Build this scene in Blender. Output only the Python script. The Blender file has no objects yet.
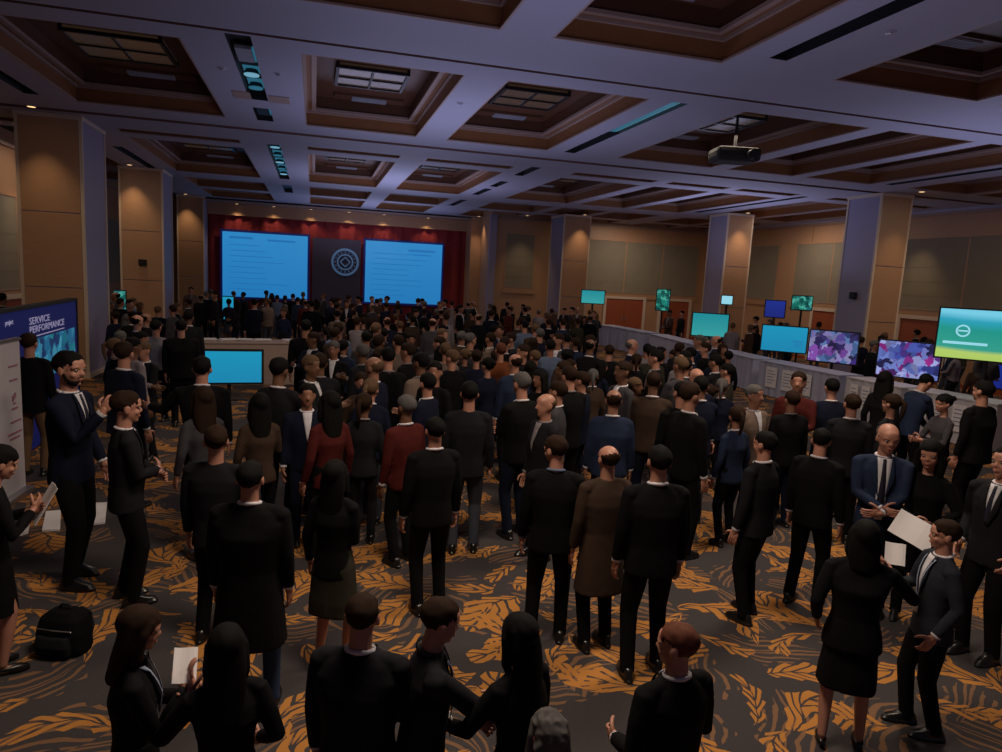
import bpy, bmesh, math, random
from mathutils import Vector, Matrix, noise
from mathutils.bvhtree import BVHTree
random.seed(11)
SC = bpy.context.scene
COL = SC.collection
U = 3.2          # one ceiling-grid unit in metres
HC = 3.0         # eye height of the photographer
ZC = HC + U      # soffit height
PI = math.pi
R = math.radians

# ------------------------------------------------------------------ camera
F_PX, YAW, PITCH, ROLL = 693.2, 0.268858, 0.141829, 0.052783
fw = Vector((math.sin(YAW)*math.cos(PITCH), math.cos(YAW)*math.cos(PITCH), -math.sin(PITCH)))
rt = Vector((math.cos(YAW), -math.sin(YAW), 0))
up = rt.cross(fw)
r2 = rt*math.cos(ROLL) + up*math.sin(ROLL)
u2 = -rt*math.sin(ROLL) + up*math.cos(ROLL)
CP = Vector((0, 0, HC))
cam = bpy.data.cameras.new('camera'); camo = bpy.data.objects.new('camera', cam); COL.objects.link(camo)
camo.matrix_world = Matrix(((r2.x, u2.x, -fw.x, 0), (r2.y, u2.y, -fw.y, 0), (r2.z, u2.z, -fw.z, HC), (0, 0, 0, 1)))
cam.sensor_width = 36; cam.lens = F_PX*36/1002; cam.clip_start = .05; cam.clip_end = 200
SC.camera = camo
def ray(x, y): return fw + r2*((x-501)/F_PX) - u2*((y-376)/F_PX)
def at_z(x, y, z):
    d = ray(x, y); return CP + d*((z-HC)/d.z)
def at_dist(x, y, dist):
    return CP + ray(x, y)*dist
def project(p):
    v = Vector(p)-CP; k = v.dot(fw)
    return 501+F_PX*v.dot(r2)/k, 376-F_PX*v.dot(u2)/k, k

# ------------------------------------------------------------------ materials
def _nt(name):
    m = bpy.data.materials.new(name); m.use_nodes = True
    nt = m.node_tree
    return m, nt, nt.nodes['Principled BSDF']
class G:
    """tiny node-graph helper"""
    def __init__(s, nt): s.nt = nt
    def n(s, t, **k):
        nd = s.nt.nodes.new(t)
        for a, b in k.items(): setattr(nd, a, b)
        return nd
    def put(s, sock, v):
        if isinstance(v, (int, float)): sock.default_value = v
        elif isinstance(v, (tuple, list)): sock.default_value = v
        else: s.nt.links.new(v, sock)
    def m(s, op, a, b=0.0, c=0.0):
        nd = s.n('ShaderNodeMath', operation=op)
        for i, v in enumerate((a, b, c)): s.put(nd.inputs[i], v)
        return nd.outputs[0]
    def v(s, op, a, b=(0, 0, 0)):
        nd = s.n('ShaderNodeVectorMath', operation=op); s.put(nd.inputs[0], a); s.put(nd.inputs[1], b)
        return nd.outputs[0]
    def mix(s, f, a, b):
        nd = s.n('ShaderNodeMix', data_type='RGBA'); s.put(nd.inputs[0], f); s.put(nd.inputs[6], a); s.put(nd.inputs[7], b)
        return nd.outputs[2]
    def noise(s, vec, scale, detail=3, out=0):
        nd = s.n('ShaderNodeTexNoise'); s.put(nd.inputs['Vector'], vec); nd.inputs['Scale'].default_value = scale; nd.inputs['Detail'].default_value = detail
        return nd.outputs[out]
    def coord(s, which='Object'): return s.n('ShaderNodeTexCoord').outputs[which]
MATS = {}
def mat(name, col, rough=.6, metal=0, var=.12, scale=6, emit=None, es=0, bump=0, spec=None):
    if name in MATS: return MATS[name]
    m, nt, b = _nt(name); g = G(nt)
    c = (*col, 1)
    if var:
        f = g.noise(g.coord(), scale, 4)
        c2 = tuple(max(0, x*(1-var)) for x in col)+(1,); c1 = tuple(min(1, x*(1+var)) for x in col)+(1,)
        g.put(b.inputs['Base Color'], g.mix(f, c1, c2))
        if bump:
            bn = g.n('ShaderNodeBump'); bn.inputs['Strength'].default_value = bump; bn.inputs['Distance'].default_value = .01
            g.put(bn.inputs['Height'], f); g.put(b.inputs['Normal'], bn.outputs[0])
    else: b.inputs['Base Color'].default_value = c
    b.inputs['Roughness'].default_value = rough; b.inputs['Metallic'].default_value = metal
    if spec is not None: b.inputs['Specular IOR Level'].default_value = spec
    if emit:
        b.inputs['Emission Color'].default_value = (*emit, 1); b.inputs['Emission Strength'].default_value = es
    m.diffuse_color = c
    MATS[name] = m
    return m
def wood(name, c1, c2, rough=.45, s=(1, 1, 14)):
    m, nt, b = _nt(name); g = G(nt)
    p = g.v('MULTIPLY', g.coord(), s)
    f = g.noise(p, 2.2, 5)
    g.put(b.inputs['Base Color'], g.mix(f, (*c1, 1), (*c2, 1))); b.inputs['Roughness'].default_value = rough
    MATS[name] = m; return m
M_SOFF = mat('soffit_paint', (.35, .355, .45), .7, var=.05, scale=.7)
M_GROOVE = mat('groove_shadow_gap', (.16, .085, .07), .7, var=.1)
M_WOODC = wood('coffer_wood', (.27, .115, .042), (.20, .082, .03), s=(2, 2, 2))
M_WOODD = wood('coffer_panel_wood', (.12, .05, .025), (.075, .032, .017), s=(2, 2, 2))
M_TAN = mat('tan_moulding', (.33, .23, .19), .55, var=.1)
M_WOODW = wood('wall_veneer', (.46, .27, .16), (.37, .21, .12), s=(1.5, 1.5, 9))
M_WOODB = wood('wall_veneer_band', (.36, .20, .105), (.28, .15, .075), s=(.5, .5, 8))
M_SHADE = mat('roller_shade_fabric', (.235, .205, .155), .9, var=.1, scale=2)
M_RUST = wood('rust_red_door_wood', (.34, .085, .035), (.26, .06, .028), s=(1, 1, 6))
M_COLS = mat('column_side_paint', (.30, .275, .40), .55, var=.06, scale=1)
M_EDGE = mat('cream_column_corner', (.62, .50, .40), .5, var=.05)
M_MAROON = mat('maroon_stage_drape', (.22, .016, .022), .85, var=.25, scale=3)
M_BLACK = mat('black_plastic', (.006, .006, .007), .75, var=0)
M_DARKM = mat('dark_metal', (.03, .03, .035), .4, .6, var=0)
M_WHITE = mat('white_laminate', (.50, .48, .52), .5, var=.05)
M_CLOTH = mat('white_tablecloth', (.36, .37, .50), .85, var=.12, scale=3)
M_PAPER = mat('white_paper', (.72, .70, .72), .8, var=.05)
M_BEIGE = mat('beige_counter_laminate', (.36, .27, .23), .6, var=.08)
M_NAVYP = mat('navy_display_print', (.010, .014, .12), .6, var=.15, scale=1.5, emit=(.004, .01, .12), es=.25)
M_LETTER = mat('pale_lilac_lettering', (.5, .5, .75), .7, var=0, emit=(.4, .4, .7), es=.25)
M_CHROME = mat('brushed_metal', (.45, .45, .48), .35, .9, var=.05)

def carpet():
    m, nt, b = _nt('carpet_leaf_pattern'); g = G(nt)
    P = g.coord()
    w1 = g.v('SUBTRACT', g.noise(P, .9, 2, 1), (.5, .5, .5))
    w1 = g.v('MULTIPLY', w1, (.75, .75, 0))
    w2 = g.v('MULTIPLY', g.v('SUBTRACT', g.noise(P, 4.5, 2, 1), (.5, .5, .5)), (.07, .07, 0))
    PW = g.v('ADD', g.v('ADD', P, w1), w2)
    def motif(off, sc, L, W, bend, stripes, duty, flow):
        q = g.v('MULTIPLY', g.v('ADD', PW, off), (sc, sc, 0))
        vo = g.n('ShaderNodeTexVoronoi', voronoi_dimensions='2D'); g.put(vo.inputs['Vector'], q); vo.inputs['Scale'].default_value = 1; vo.inputs['Randomness'].default_value = .75
        d = g.v('SUBTRACT', q, vo.outputs['Position'])
        sx = g.n('ShaderNodeSeparateXYZ'); g.put(sx.inputs[0], d)
        cc = g.n('ShaderNodeSeparateColor'); g.put(cc.inputs[0], vo.outputs['Color'])
        a = g.m('MULTIPLY', cc.outputs[0], 6.2832)
        ca, sa = g.m('COSINE', a), g.m('SINE', a)
        x = g.m('ADD', g.m('MULTIPLY', sx.outputs[0], ca), g.m('MULTIPLY', sx.outputs[1], sa))
        y = g.m('SUBTRACT', g.m('MULTIPLY', sx.outputs[1], ca), g.m('MULTIPLY', sx.outputs[0], sa))
        k = g.m('MULTIPLY', g.m('SUBTRACT', cc.outputs[1], .3), bend)
        y = g.m('ADD', y, g.m('MULTIPLY', g.m('MULTIPLY', x, x), k))
        ay = g.m('ABSOLUTE', y)
        xn = g.m('DIVIDE', x, L)
        w = g.m('MULTIPLY', g.m('SUBTRACT', 1, g.m('MULTIPLY', xn, xn)), W)
        # lobes on the edge
        w = g.m('MULTIPLY', w, g.m('ADD', .82, g.m('MULTIPLY', g.m('SINE', g.m('MULTIPLY', x, 22)), .18)))
        inside = g.m('LESS_THAN', ay, w)
        st = g.m('FRACT', g.m('MULTIPLY', g.m('ADD', g.m('MULTIPLY', ay, 1.0), g.m('MULTIPLY', x, flow)), stripes))
        st = g.m('LESS_THAN', st, duty)
        rib = g.m('GREATER_THAN', ay, .012)
        return g.m('MULTIPLY', g.m('MULTIPLY', inside, st), rib), cc.outputs[2]
    a1, r1 = motif((3.1, 1.7, 0), 1.38, .62, .25, 2.2, 8.5, .74, -.62)
    a2, r2_ = motif((7.7, 4.2, 0), 1.8, .66, .20, -2.8, 8, .62, .55)
    a3, r3 = motif((1.2, 9.3, 0), 1.25, .60, .34, 1.6, 9.5, .36, .05)
    dk = g.mix(g.noise(P, 60, 2), (.040, .036, .038, 1), (.068, .060, .062, 1))
    tan = (.19, .105, .06, 1)
    gold = g.mix(g.noise(P, 3, 3), (.50, .225, .055, 1), (.37, .155, .040, 1))
    c = g.mix(a3, dk, tan)
    c = g.mix(g.m('MULTIPLY', a2, g.m('GREATER_THAN', r2_, .42)), c, gold)
    edge = g.m('MULTIPLY', a1, g.m('GREATER_THAN', r1, .22))
    c = g.mix(edge, c, gold)
    g.put(b.inputs['Base Color'], c); b.inputs['Roughness'].default_value = .95
    b.inputs['Specular IOR Level'].default_value = .1
    bn = g.n('ShaderNodeBump'); bn.inputs['Strength'].default_value = .3; bn.inputs['Distance'].default_value = .004
    g.put(bn.inputs['Height'], g.noise(P, 140, 2)); g.put(b.inputs['Normal'], bn.outputs[0])
    return m
M_CARPET = carpet()

# screens
def screen_plain(name, col, col2, es, axis=2, size=1.0):
    m, nt, b = _nt(name); g = G(nt)
    s = g.n('ShaderNodeSeparateXYZ'); g.put(s.inputs[0], g.coord('Generated'))
    f = g.m('ADD', g.m('MULTIPLY', s.outputs[axis], .8), g.m('MULTIPLY', g.noise(g.coord(), 1.2, 2), .3))
    g.put(b.inputs['Emission Color'], g.mix(f, (*col2, 1), (*col, 1))); b.inputs['Emission Strength'].default_value = es
    b.inputs['Base Color'].default_value = (.01, .01, .012, 1); b.inputs['Roughness'].default_value = .3
    return m
def screen_video(name, cols, es, scale=4, seed=0):
    m, nt, b = _nt(name); g = G(nt)
    P = g.v('ADD', g.coord(), (seed*3.3, seed*1.7, seed))
    vo = g.n('ShaderNodeTexVoronoi'); g.put(vo.inputs['Vector'], g.v('ADD', P, g.v('MULTIPLY', g.noise(P, 5, 4, 1), (.45, .45, .45)))); vo.inputs['Scale'].default_value = scale*1.15
    cc = g.n('ShaderNodeSeparateColor'); g.put(cc.inputs[0], vo.outputs['Color'])
    rp = g.n('ShaderNodeValToRGB'); g.put(rp.inputs[0], cc.outputs[0])
    e = rp.color_ramp.elements
    while len(e) < len(cols): e.new(.5)
    for i, c in enumerate(cols):
        e[i].position = i/(len(cols)-1)*.85+.08; e[i].color = (*c, 1)
    g.put(b.inputs['Emission Color'], rp.outputs[0]); b.inputs['Emission Strength'].default_value = es
    b.inputs['Base Color'].default_value = (.01, .01, .012, 1)
    return m
def screen_bands(name, es):
    m, nt, b = _nt(name); g = G(nt)
    s = g.n('ShaderNodeSeparateXYZ'); g.put(s.inputs[0], g.coord('Generated'))
    h = g.m('ADD', s.outputs[2], g.m('MULTIPLY', g.m('SINE', g.m('MULTIPLY', s.outputs[0], 3)), .04))
    rp = g.n('ShaderNodeValToRGB'); g.put(rp.inputs[0], h)
    e = rp.color_ramp.elements
    for i in range(4): e.new(.5)
    for i, (p, c) in enumerate([(0, (.40, .60, .12)), (.16, (.45, .62, .14)), (.24, (.03, .34, .26)), (.62, (.01, .30, .25)), (.80, (.02, .36, .50)), (.95, (.18, .62, .8))]):
        e[i].position = p; e[i].color = (*c, 1)
    g.put(b.inputs['Emission Color'], rp.outputs[0]); b.inputs['Emission Strength'].default_value = es
    b.inputs['Base Color'].default_value = (.01, .01, .012, 1)
    return m
M_SCRBLUE = screen_plain('stage_projection', (.025, .24, .56), (.015, .18, .47), .95)
M_SCRPLAIN = screen_plain('cyan_screen', (.01, .31, .52), (.01, .24, .45), .9)
M_SCRTEAL = screen_plain('teal_screen', (.01, .30, .36), (.05, .42, .42), .8)
M_SCRGREEN = screen_video('green_screen', [(.0, .05, .05), (.01, .30, .22), (.1, .5, .4), (.01, .14, .16)], .8, 5, 2)
M_SCRV1 = screen_video('violet_video', [(.01, .01, .05), (.06, .03, .26), (.40, .38, .70), (.01, .01, .06), (.25, .08, .45), (.01, .02, .10), (.10, .20, .45)], .8, 4.5, 0)
M_SCRV2 = screen_video('magenta_video', [(.01, .01, .06), (.05, .08, .42), (.40, .45, .85), (.01, .01, .08), (.35, .02, .25), (.01, .03, .22), (.16, .22, .60)], .85, 4.5, 5)
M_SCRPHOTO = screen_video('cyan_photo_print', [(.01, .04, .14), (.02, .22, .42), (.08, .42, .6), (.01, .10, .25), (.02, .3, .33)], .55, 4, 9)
M_SCRNAVY = screen_plain('blue_screen', (.01, .03, .30), (.01, .02, .2), .8)
M_SCRBAND = screen_bands('green_band_screen', .95)
M_SCRTXT = mat('screen_text_dark', (.01, .05, .2), .5, var=0, emit=(.012, .14, .38), es=1)
M_SCRLT = mat('screen_text_light', (.3, .5, .6), .5, var=0, emit=(.25, .6, .72), es=1)
M_SLOT = mat('slot_cyan_light', (.02, .05, .07), .4, var=0, emit=(.03, .17, .26), es=.6)
M_SLOTW = mat('slot_white_reflector', (.2, .3, .34), .4, var=0, emit=(.16, .38, .5), es=.8)
M_SLOTD = mat('slot_dark', (.012, .014, .016), .5, var=0)
M_LAMPW = mat('warm_downlight_lens', (.9, .7, .4), .4, var=0, emit=(1.0, .62, .28), es=1.6)
M_GLASS = mat('lantern_glass', (.10, .07, .05), .25, var=.5, scale=5, emit=(.30, .17, .10), es=.05)
M_GRILLE = mat('pale_grille', (.32, .33, .38), .5, var=.15, scale=10)

# ------------------------------------------------------------------ mesh helpers
def tag(o, label=None, cat=None, group=None, kind=None):
    if label: o['label'] = label
    if cat: o['category'] = cat
    if group: o['group'] = group
    if kind: o['kind'] = kind
    return o
def link(name, me, mats, parent=None, smooth=False):
    o = bpy.data.objects.new(name, me); COL.objects.link(o)
    if not isinstance(mats, (list, tuple)): mats = [mats]
    if not len(me.materials):
        for m in mats: me.materials.append(m)
    if smooth:
        for p in me.polygons: p.use_smooth = True
    if parent is not None: o.parent = parent
    return o
class MB:
    def __init__(s): s.bm = bmesh.new()
    def quad(s, pts, mi=0):
        f = s.bm.faces.new([s.bm.verts.new(p) for p in pts]); f.material_index = mi; return f
    def box(s, x0, y0, z0, x1, y1, z1, mi=0, bev=0):
        vs = [s.bm.verts.new(p) for p in ((x0,y0,z0),(x1,y0,z0),(x1,y1,z0),(x0,y1,z0),(x0,y0,z1),(x1,y0,z1),(x1,y1,z1),(x0,y1,z1))]
        fs = [s.bm.faces.new([vs[i] for i in q]) for q in ((0,3,2,1),(4,5,6,7),(0,1,5,4),(1,2,6,5),(2,3,7,6),(3,0,4,7))]
        for f in fs: f.material_index = mi
        if bev:
            es = {e for f in fs for e in f.edges}
            r = bmesh.ops.bevel(s.bm, geom=list(es), offset=bev, segments=2, affect='EDGES', profile=.6)
            for f in r['faces']: f.material_index = mi
        return s
    def frame(s, a, b, w, y0, y1, mi=0):
        """rectangular frame in XZ plane: a,b=(x,z) corners, width w, from y0 to y1"""
        (x0, z0), (x1, z1) = a, b
        s.box(x0, y0, z0, x1, y1, z0+w, mi); s.box(x0, y0, z1-w, x1, y1, z1, mi)
        s.box(x0, y0, z0+w, x0+w, y1, z1-w, mi); s.box(x1-w, y0, z0+w, x1, y1, z1-w, mi); return s
    def tube(s, pts, rad, seg=10, mi=0, caps=True):
        pts = [Vector(p) for p in pts]
        if isinstance(rad, (int, float)): rad = [rad]*len(pts)
        rings = []; prevn = None
        P2, R2 = list(pts), list(rad)
        if caps:
            d0 = (pts[0]-pts[1]).normalized(); d1 = (pts[-1]-pts[-2]).normalized()
            P2 = [pts[0]+d0*rad[0]*.75] + P2 + [pts[-1]+d1*rad[-1]*.75]; R2 = [rad[0]*.55]+R2+[rad[-1]*.55]
        for i, (p, r) in enumerate(zip(P2, R2)):
            a = P2[max(0, i-1)]; b = P2[min(len(P2)-1, i+1)]; t = (b-a).normalized()
            n = prevn if prevn is not None else (Vector((0, 0, 1)) if abs(t.z) < .9 else Vector((0, 1, 0)))
            n = (n - t*n.dot(t)).normalized(); prevn = n; bn = t.cross(n)
            rings.append([s.bm.verts.new(p + (n*math.cos(2*PI*k/seg)+bn*math.sin(2*PI*k/seg))*r) for k in range(seg)])
        for a, b in zip(rings, rings[1:]):
            for k in range(seg):
                f = s.bm.faces.new((a[k], a[(k+1) % seg], b[(k+1) % seg], b[k])); f.material_index = mi
        for rg, rev in ((rings[0], True), (rings[-1], False)):
            f = s.bm.faces.new(rg[::-1] if rev else rg); f.material_index = mi
        return s
    def cyl(s, p0, p1, r0, r1=None, seg=20, mi=0):
        return s.tube([p0, p1], [r0, r0 if r1 is None else r1], seg, mi, caps=False)
    def ell(s, c, r, rot=None, seg=16, rings=10, mi=0):
        mm = Matrix.Translation(Vector(c)) @ (rot.to_4x4() if rot is not None else Matrix()) @ Matrix.Diagonal((*r, 1))
        res = bmesh.ops.create_uvsphere(s.bm, u_segments=seg, v_segments=rings, radius=1, matrix=mm)
        if mi:
            for f in {f for v in res['verts'] for f in v.link_faces}: f.material_index = mi
        return s
    def loft(s, rings, seg=20, ex=2.4, mi=0, xf=None):
        """rings: (z, cx, cy, rx, ry)"""
        rr = []
        for z, cx, cy, rx, ry in rings:
            ring = []
            for k in range(seg):
                a = 2*PI*k/seg; ca, sa = math.cos(a), math.sin(a)
                p = Vector((cx+rx*math.copysign(abs(ca)**(2/ex), ca), cy+ry*math.copysign(abs(sa)**(2/ex), sa), z))
                ring.append(s.bm.verts.new(xf(p) if xf else p))
            rr.append(ring)
        for a, b in zip(rr, rr[1:]):
            for k in range(seg):
                f = s.bm.faces.new((a[k], a[(k+1) % seg], b[(k+1) % seg], b[k])); f.material_index = mi
        for rg, rev in ((rr[0], True), (rr[-1], False)):
            f = s.bm.faces.new(rg[::-1] if rev else rg); f.material_index = mi
        return s
    def mesh(s, name='m', normals=True):
        if normals: bmesh.ops.recalc_face_normals(s.bm, faces=s.bm.faces)
        me = bpy.data.meshes.new(name); s.bm.to_mesh(me); s.bm.free(); return me
    def build(s, name, mats, parent=None, smooth=False):
        return link(name, s.mesh(name), mats, parent, smooth)
def empty(name, loc=(0, 0, 0), rz=0, **k):
    o = bpy.data.objects.new(name, None); o.location = loc; o.rotation_euler = (0, 0, rz); o.empty_display_size = .2
    COL.objects.link(o); return tag(o, **k)
def text_mesh(body, size, extrude=.002, font_scale_x=1.0, align='LEFT'):
    cu = bpy.data.curves.new('t', 'FONT'); cu.body = body; cu.size = size; cu.extrude = extrude; cu.align_x = align; cu.resolution_u = 2
    o = bpy.data.objects.new('t', cu); COL.objects.link(o)
    dg = bpy.context.evaluated_depsgraph_get(); me = bpy.data.meshes.new_from_object(o.evaluated_get(dg))
    bpy.data.objects.remove(o); bpy.data.curves.remove(cu)
    me.transform(Matrix.Rotation(PI/2, 4, 'X') @ Matrix.Scale(font_scale_x, 4, (1, 0, 0)))   # stands in XZ, faces -Y
    me.materials.clear()
    return me

# ------------------------------------------------------------------ the room
u = lambda v: v*U
def zu(v): return HC + v*U
X0, X1, Y0, Y1 = -2.75, 6.8, -1.5, 12.4
fl = MB(); fl.quad([(u(X0)-1, u(Y0), 0), (u(X1)+.3, u(Y0), 0), (u(X1)+.3, u(Y1)+.3, 0), (u(X0)-1, u(Y1)+.3, 0)])
fo = fl.build('floor', M_CARPET); tag(fo, kind='structure')

CX = [(-3.9, -3.0), (-2.95, -2.05), (-1.53, -.60), (-.07, .73), (.95, 1.76), (2.35, 3.22), (3.36, 4.02), (4.14, 4.84), (5.25, 5.95), (6.05, 6.6)]
CY = [(-1.0, .3), (1.05, 2.93), (3.62, 5.38), (6.28, 6.46), (6.68, 8.85), (9.35, 10.4), (10.62, 11.85)]
holes = [(x0, y0, x1, y1, 'c') for (x0, x1) in CX for (y0, y1) in CY if not (x0 < -1.6 and y0 > 6 and False)]
SX = {(-1.80, -1.71): [(1.4, 2.6), (3.75, 5.28), (7.3, 8.8)], (-.395, -.285): [(3.46, 4.72), (4.95, 5.36), (6.35, 8.75), (9.4, 10.3)],
      (1.895, 1.985): [(1.2, 2.78), (3.62, 5.36), (6.2, 6.8), (7.3, 7.8), (8.0, 8.7), (9.4, 10.3)], (4.93, 5.02): [(1.5, 2.8), (3.7, 5.3), (6.4, 8.6)]}
for (x0, x1), ys in SX.items():
    for (y0, y1) in ys: holes.append((x0, y0, x1, y1, 's'))
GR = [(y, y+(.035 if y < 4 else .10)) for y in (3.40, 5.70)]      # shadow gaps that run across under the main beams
xs = sorted({X0-.4, X1+.1} | {h[0] for h in holes} | {h[2] for h in holes})
ys = sorted({Y0, Y1+.1} | {h[1] for h in holes} | {h[3] for h in holes} | {g_ for gg in GR for g_ in gg})
xs = [x for x in xs if X0-1.2 <= x <= X1+.1]
mb = MB()
for i in range(len(xs)-1):
    for j in range(len(ys)-1):
        cxm, cym = (xs[i]+xs[i+1])/2, (ys[j]+ys[j+1])/2
        if any(h[0] < cxm < h[2] and h[1] < cym < h[3] for h in holes): continue
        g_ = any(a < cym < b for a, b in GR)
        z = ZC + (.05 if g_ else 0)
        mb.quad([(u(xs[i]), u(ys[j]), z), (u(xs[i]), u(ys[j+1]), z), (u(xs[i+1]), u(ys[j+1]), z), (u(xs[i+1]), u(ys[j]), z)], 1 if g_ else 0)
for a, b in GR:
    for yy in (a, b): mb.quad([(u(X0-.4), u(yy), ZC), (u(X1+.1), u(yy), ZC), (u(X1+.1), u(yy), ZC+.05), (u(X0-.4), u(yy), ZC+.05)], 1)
# the slab above everything
mb.quad([(u(X0-1.2), u(Y0), ZC+1.1), (u(X1+.2), u(Y0), ZC+1.1), (u(X1+.2), u(Y1+.2), ZC+1.1), (u(X0-1.2), u(Y1+.2), ZC+1.1)], 0)
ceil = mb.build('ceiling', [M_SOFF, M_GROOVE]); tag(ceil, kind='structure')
def ringwalls(m, x0, y0, x1, y1, z0, z1, mi):
    for a, b in (((x0, y0), (x1, y0)), ((x1, y0), (x1, y1)), ((x1, y1), (x0, y1)), ((x0, y1), (x0, y0))):
        m.quad([(*a, z0), (*b, z0), (*b, z1), (*a, z1)], mi)
def ringflat(m, o, i, z, mi):
    (x0, y0, x1, y1), (a0, b0, a1, b1) = o, i
    for q in (((x0, y0), (x1, y0), (a1, b0), (a0, b0)), ((x1, y0), (x1, y1), (a1, b1), (a1, b0)), ((x1, y1), (x0, y1), (a0, b1), (a1, b1)), ((x0, y1), (x0, y0), (a0, b0), (a0, b1))):
        m.quad([(*p, z) for p in q], mi)
def coffer(x0, y0, x1, y1):
    X_0, Y_0, X_1, Y_1 = u(x0), u(y0), u(x1), u(y1)
    small = (y1-y0) < .5
    m = MB()
    h1 = ZC + (.34 if not small else .30)
    ringwalls(m, X_0, Y_0, X_1, Y_1, ZC, h1, 0)
    ins = .20 if not small else .08
    ringflat(m, (X_0, Y_0, X_1, Y_1), (X_0+ins, Y_0+ins, X_1-ins, Y_1-ins), h1, 0)
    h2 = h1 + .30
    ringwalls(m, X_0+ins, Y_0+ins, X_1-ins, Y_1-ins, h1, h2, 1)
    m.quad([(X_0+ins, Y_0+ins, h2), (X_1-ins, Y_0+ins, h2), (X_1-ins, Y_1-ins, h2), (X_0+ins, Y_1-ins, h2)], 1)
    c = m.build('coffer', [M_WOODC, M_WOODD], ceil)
    t = MB(); w = .07; zz = h1-.05       # tan ledge moulding, two steps
    for k, (o_, w_, z_, hh) in enumerate(((0, .05, zz, .05), (.0, .03, ZC, .03), (ins-.06, .09, h1-.02, .055))):
        a0, b0, a1, b1 = X_0+o_, Y_0+o_, X_1-o_, Y_1-o_
        t.box(a0, b0, z_, a1, b0+w_, z_+hh); t.box(a0, b1-w_, z_, a1, b1, z_+hh)
        t.box(a0, b0+w_, z_, a0+w_, b1-w_, z_+hh); t.box(a1-w_, b0+w_, z_, a1, b1-w_, z_+hh)
    t.build('coffer_moulding', M_TAN, c)
    return h2
nl = 0
ROWN = {1: 'nearest row', 2: 'second row', 4: 'third row', 6: 'row next to the far wall', 0: 'row overhead', 3: '', 5: 'fourth row'}
LANT = []
COFW = ['far left aisle', 'left aisle', 'left', 'centre left', 'centre', 'centre right', 'right', 'far right', 'right aisle', 'right wall']
for i, (x0, x1) in enumerate(CX):
    for j, (y0, y1) in enumerate(CY):
        h2 = coffer(x0, y0, x1, y1)
        if j in (1, 2, 4, 6) and x1-x0 > .5: LANT.append((i, j, x0, y0, x1, y1, h2))
# slots
for (x0, x1), yl in SX.items():
    for (y0, y1) in yl:
        m = MB(); ringwalls(m, u(x0), u(y0), u(x1), u(y1), ZC, ZC+.16, 0)
        m.quad([(u(x0), u(y0), ZC+.16), (u(x1), u(y0), ZC+.16), (u(x1), u(y1), ZC+.16), (u(x0), u(y1), ZC+.16)], 0)
        so = m.build('slot_recess', M_SLOTD, ceil)
# things in the slots
def slot_spot(x0, x1, ya, yb, mats, name='slot_lamp', label='', shape='bar'):
    m = MB(); z = ZC+.05
    if shape == 'bar':
        m.box(u(x0)+.05, u(ya), z, u(x1)-.06, u(yb), z+.05, 0); m.box(u(x0)+.03, u(ya)-.02, z+.05, u(x1)-.03, u(yb)+.02, z+.10, 1)
        m.box(u(x1)-.05, u(ya), z+.01, u(x1)-.03, u(yb), z+.05, 2)
    else:
        c = ((u(x0)+u(x1))/2, (u(ya)+u(yb))/2); r = (u(x1)-u(x0))/2-.04
        m.cyl((c[0], c[1]-.0, z+.02), (c[0], c[1], z+.12), r, r*.7, 16, 1)
        m.cyl((c[0], c[1], z), (c[0], c[1], z+.02), r*.95, r*.95, 16, 0)
        m.box(c[0]-r, u(ya), z+.10, c[0]+r, u(yb), z+.13, 2)
    o = m.build(name, mats); return tag(o, label, 'ceiling light', 'lamps in the ceiling slots')
slot_spot(1.895, 1.985, 3.68, 4.55, [M_SLOT, M_DARKM, M_SLOTW], label='long cyan lit strip lamp in the slot right of the centre coffers')
slot_spot(-1.80, -1.71, 4.15, 4.75, [M_SLOT, M_DARKM, M_SLOTW], label='cyan lit strip lamp in the slot at the left edge above the columns')
for k, (ya, yb, mm, lb) in enumerate(((3.72, 3.95, M_SLOTD, 'dark unlit spot lamp nearest in the slot between the two left coffers'), (4.14, 4.28, M_SLOTW, 'round pale cyan spot lamp in the slot between the two left coffers'), (4.40, 4.60, M_SLOT, 'blue cyan spot lamp in the slot between the two left coffers'), (5.0, 5.25, M_SLOTD, 'dark lamp box in the short slot before the second beam'))):
    slot_spot(-.395, -.285, ya, yb, [mm if k else M_GRILLE, M_DARKM, M_SLOT], label=lb, shape='spot' if k in (1, 2) else 'bar')
ordw = ['first', 'second', 'third', 'fourth', 'fifth', 'sixth', 'seventh', 'eighth', 'ninth', 'tenth', 'eleventh', 'twelfth', 'thirteenth', 'fourteenth', 'fifteenth', 'sixteenth', 'seventeenth', 'eighteenth', 'nineteenth', 'twentieth']
for k in range(5):
    ya = 6.5+k*.46
    slot_spot(-.395, -.285, ya, ya+.22, [M_SLOTW if k % 2 == 0 else M_SLOT, M_DARKM, M_SLOT], label=f'small pale spot lamp in the far left slot, {ordw[k]} of five from the camera', shape='spot')

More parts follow.
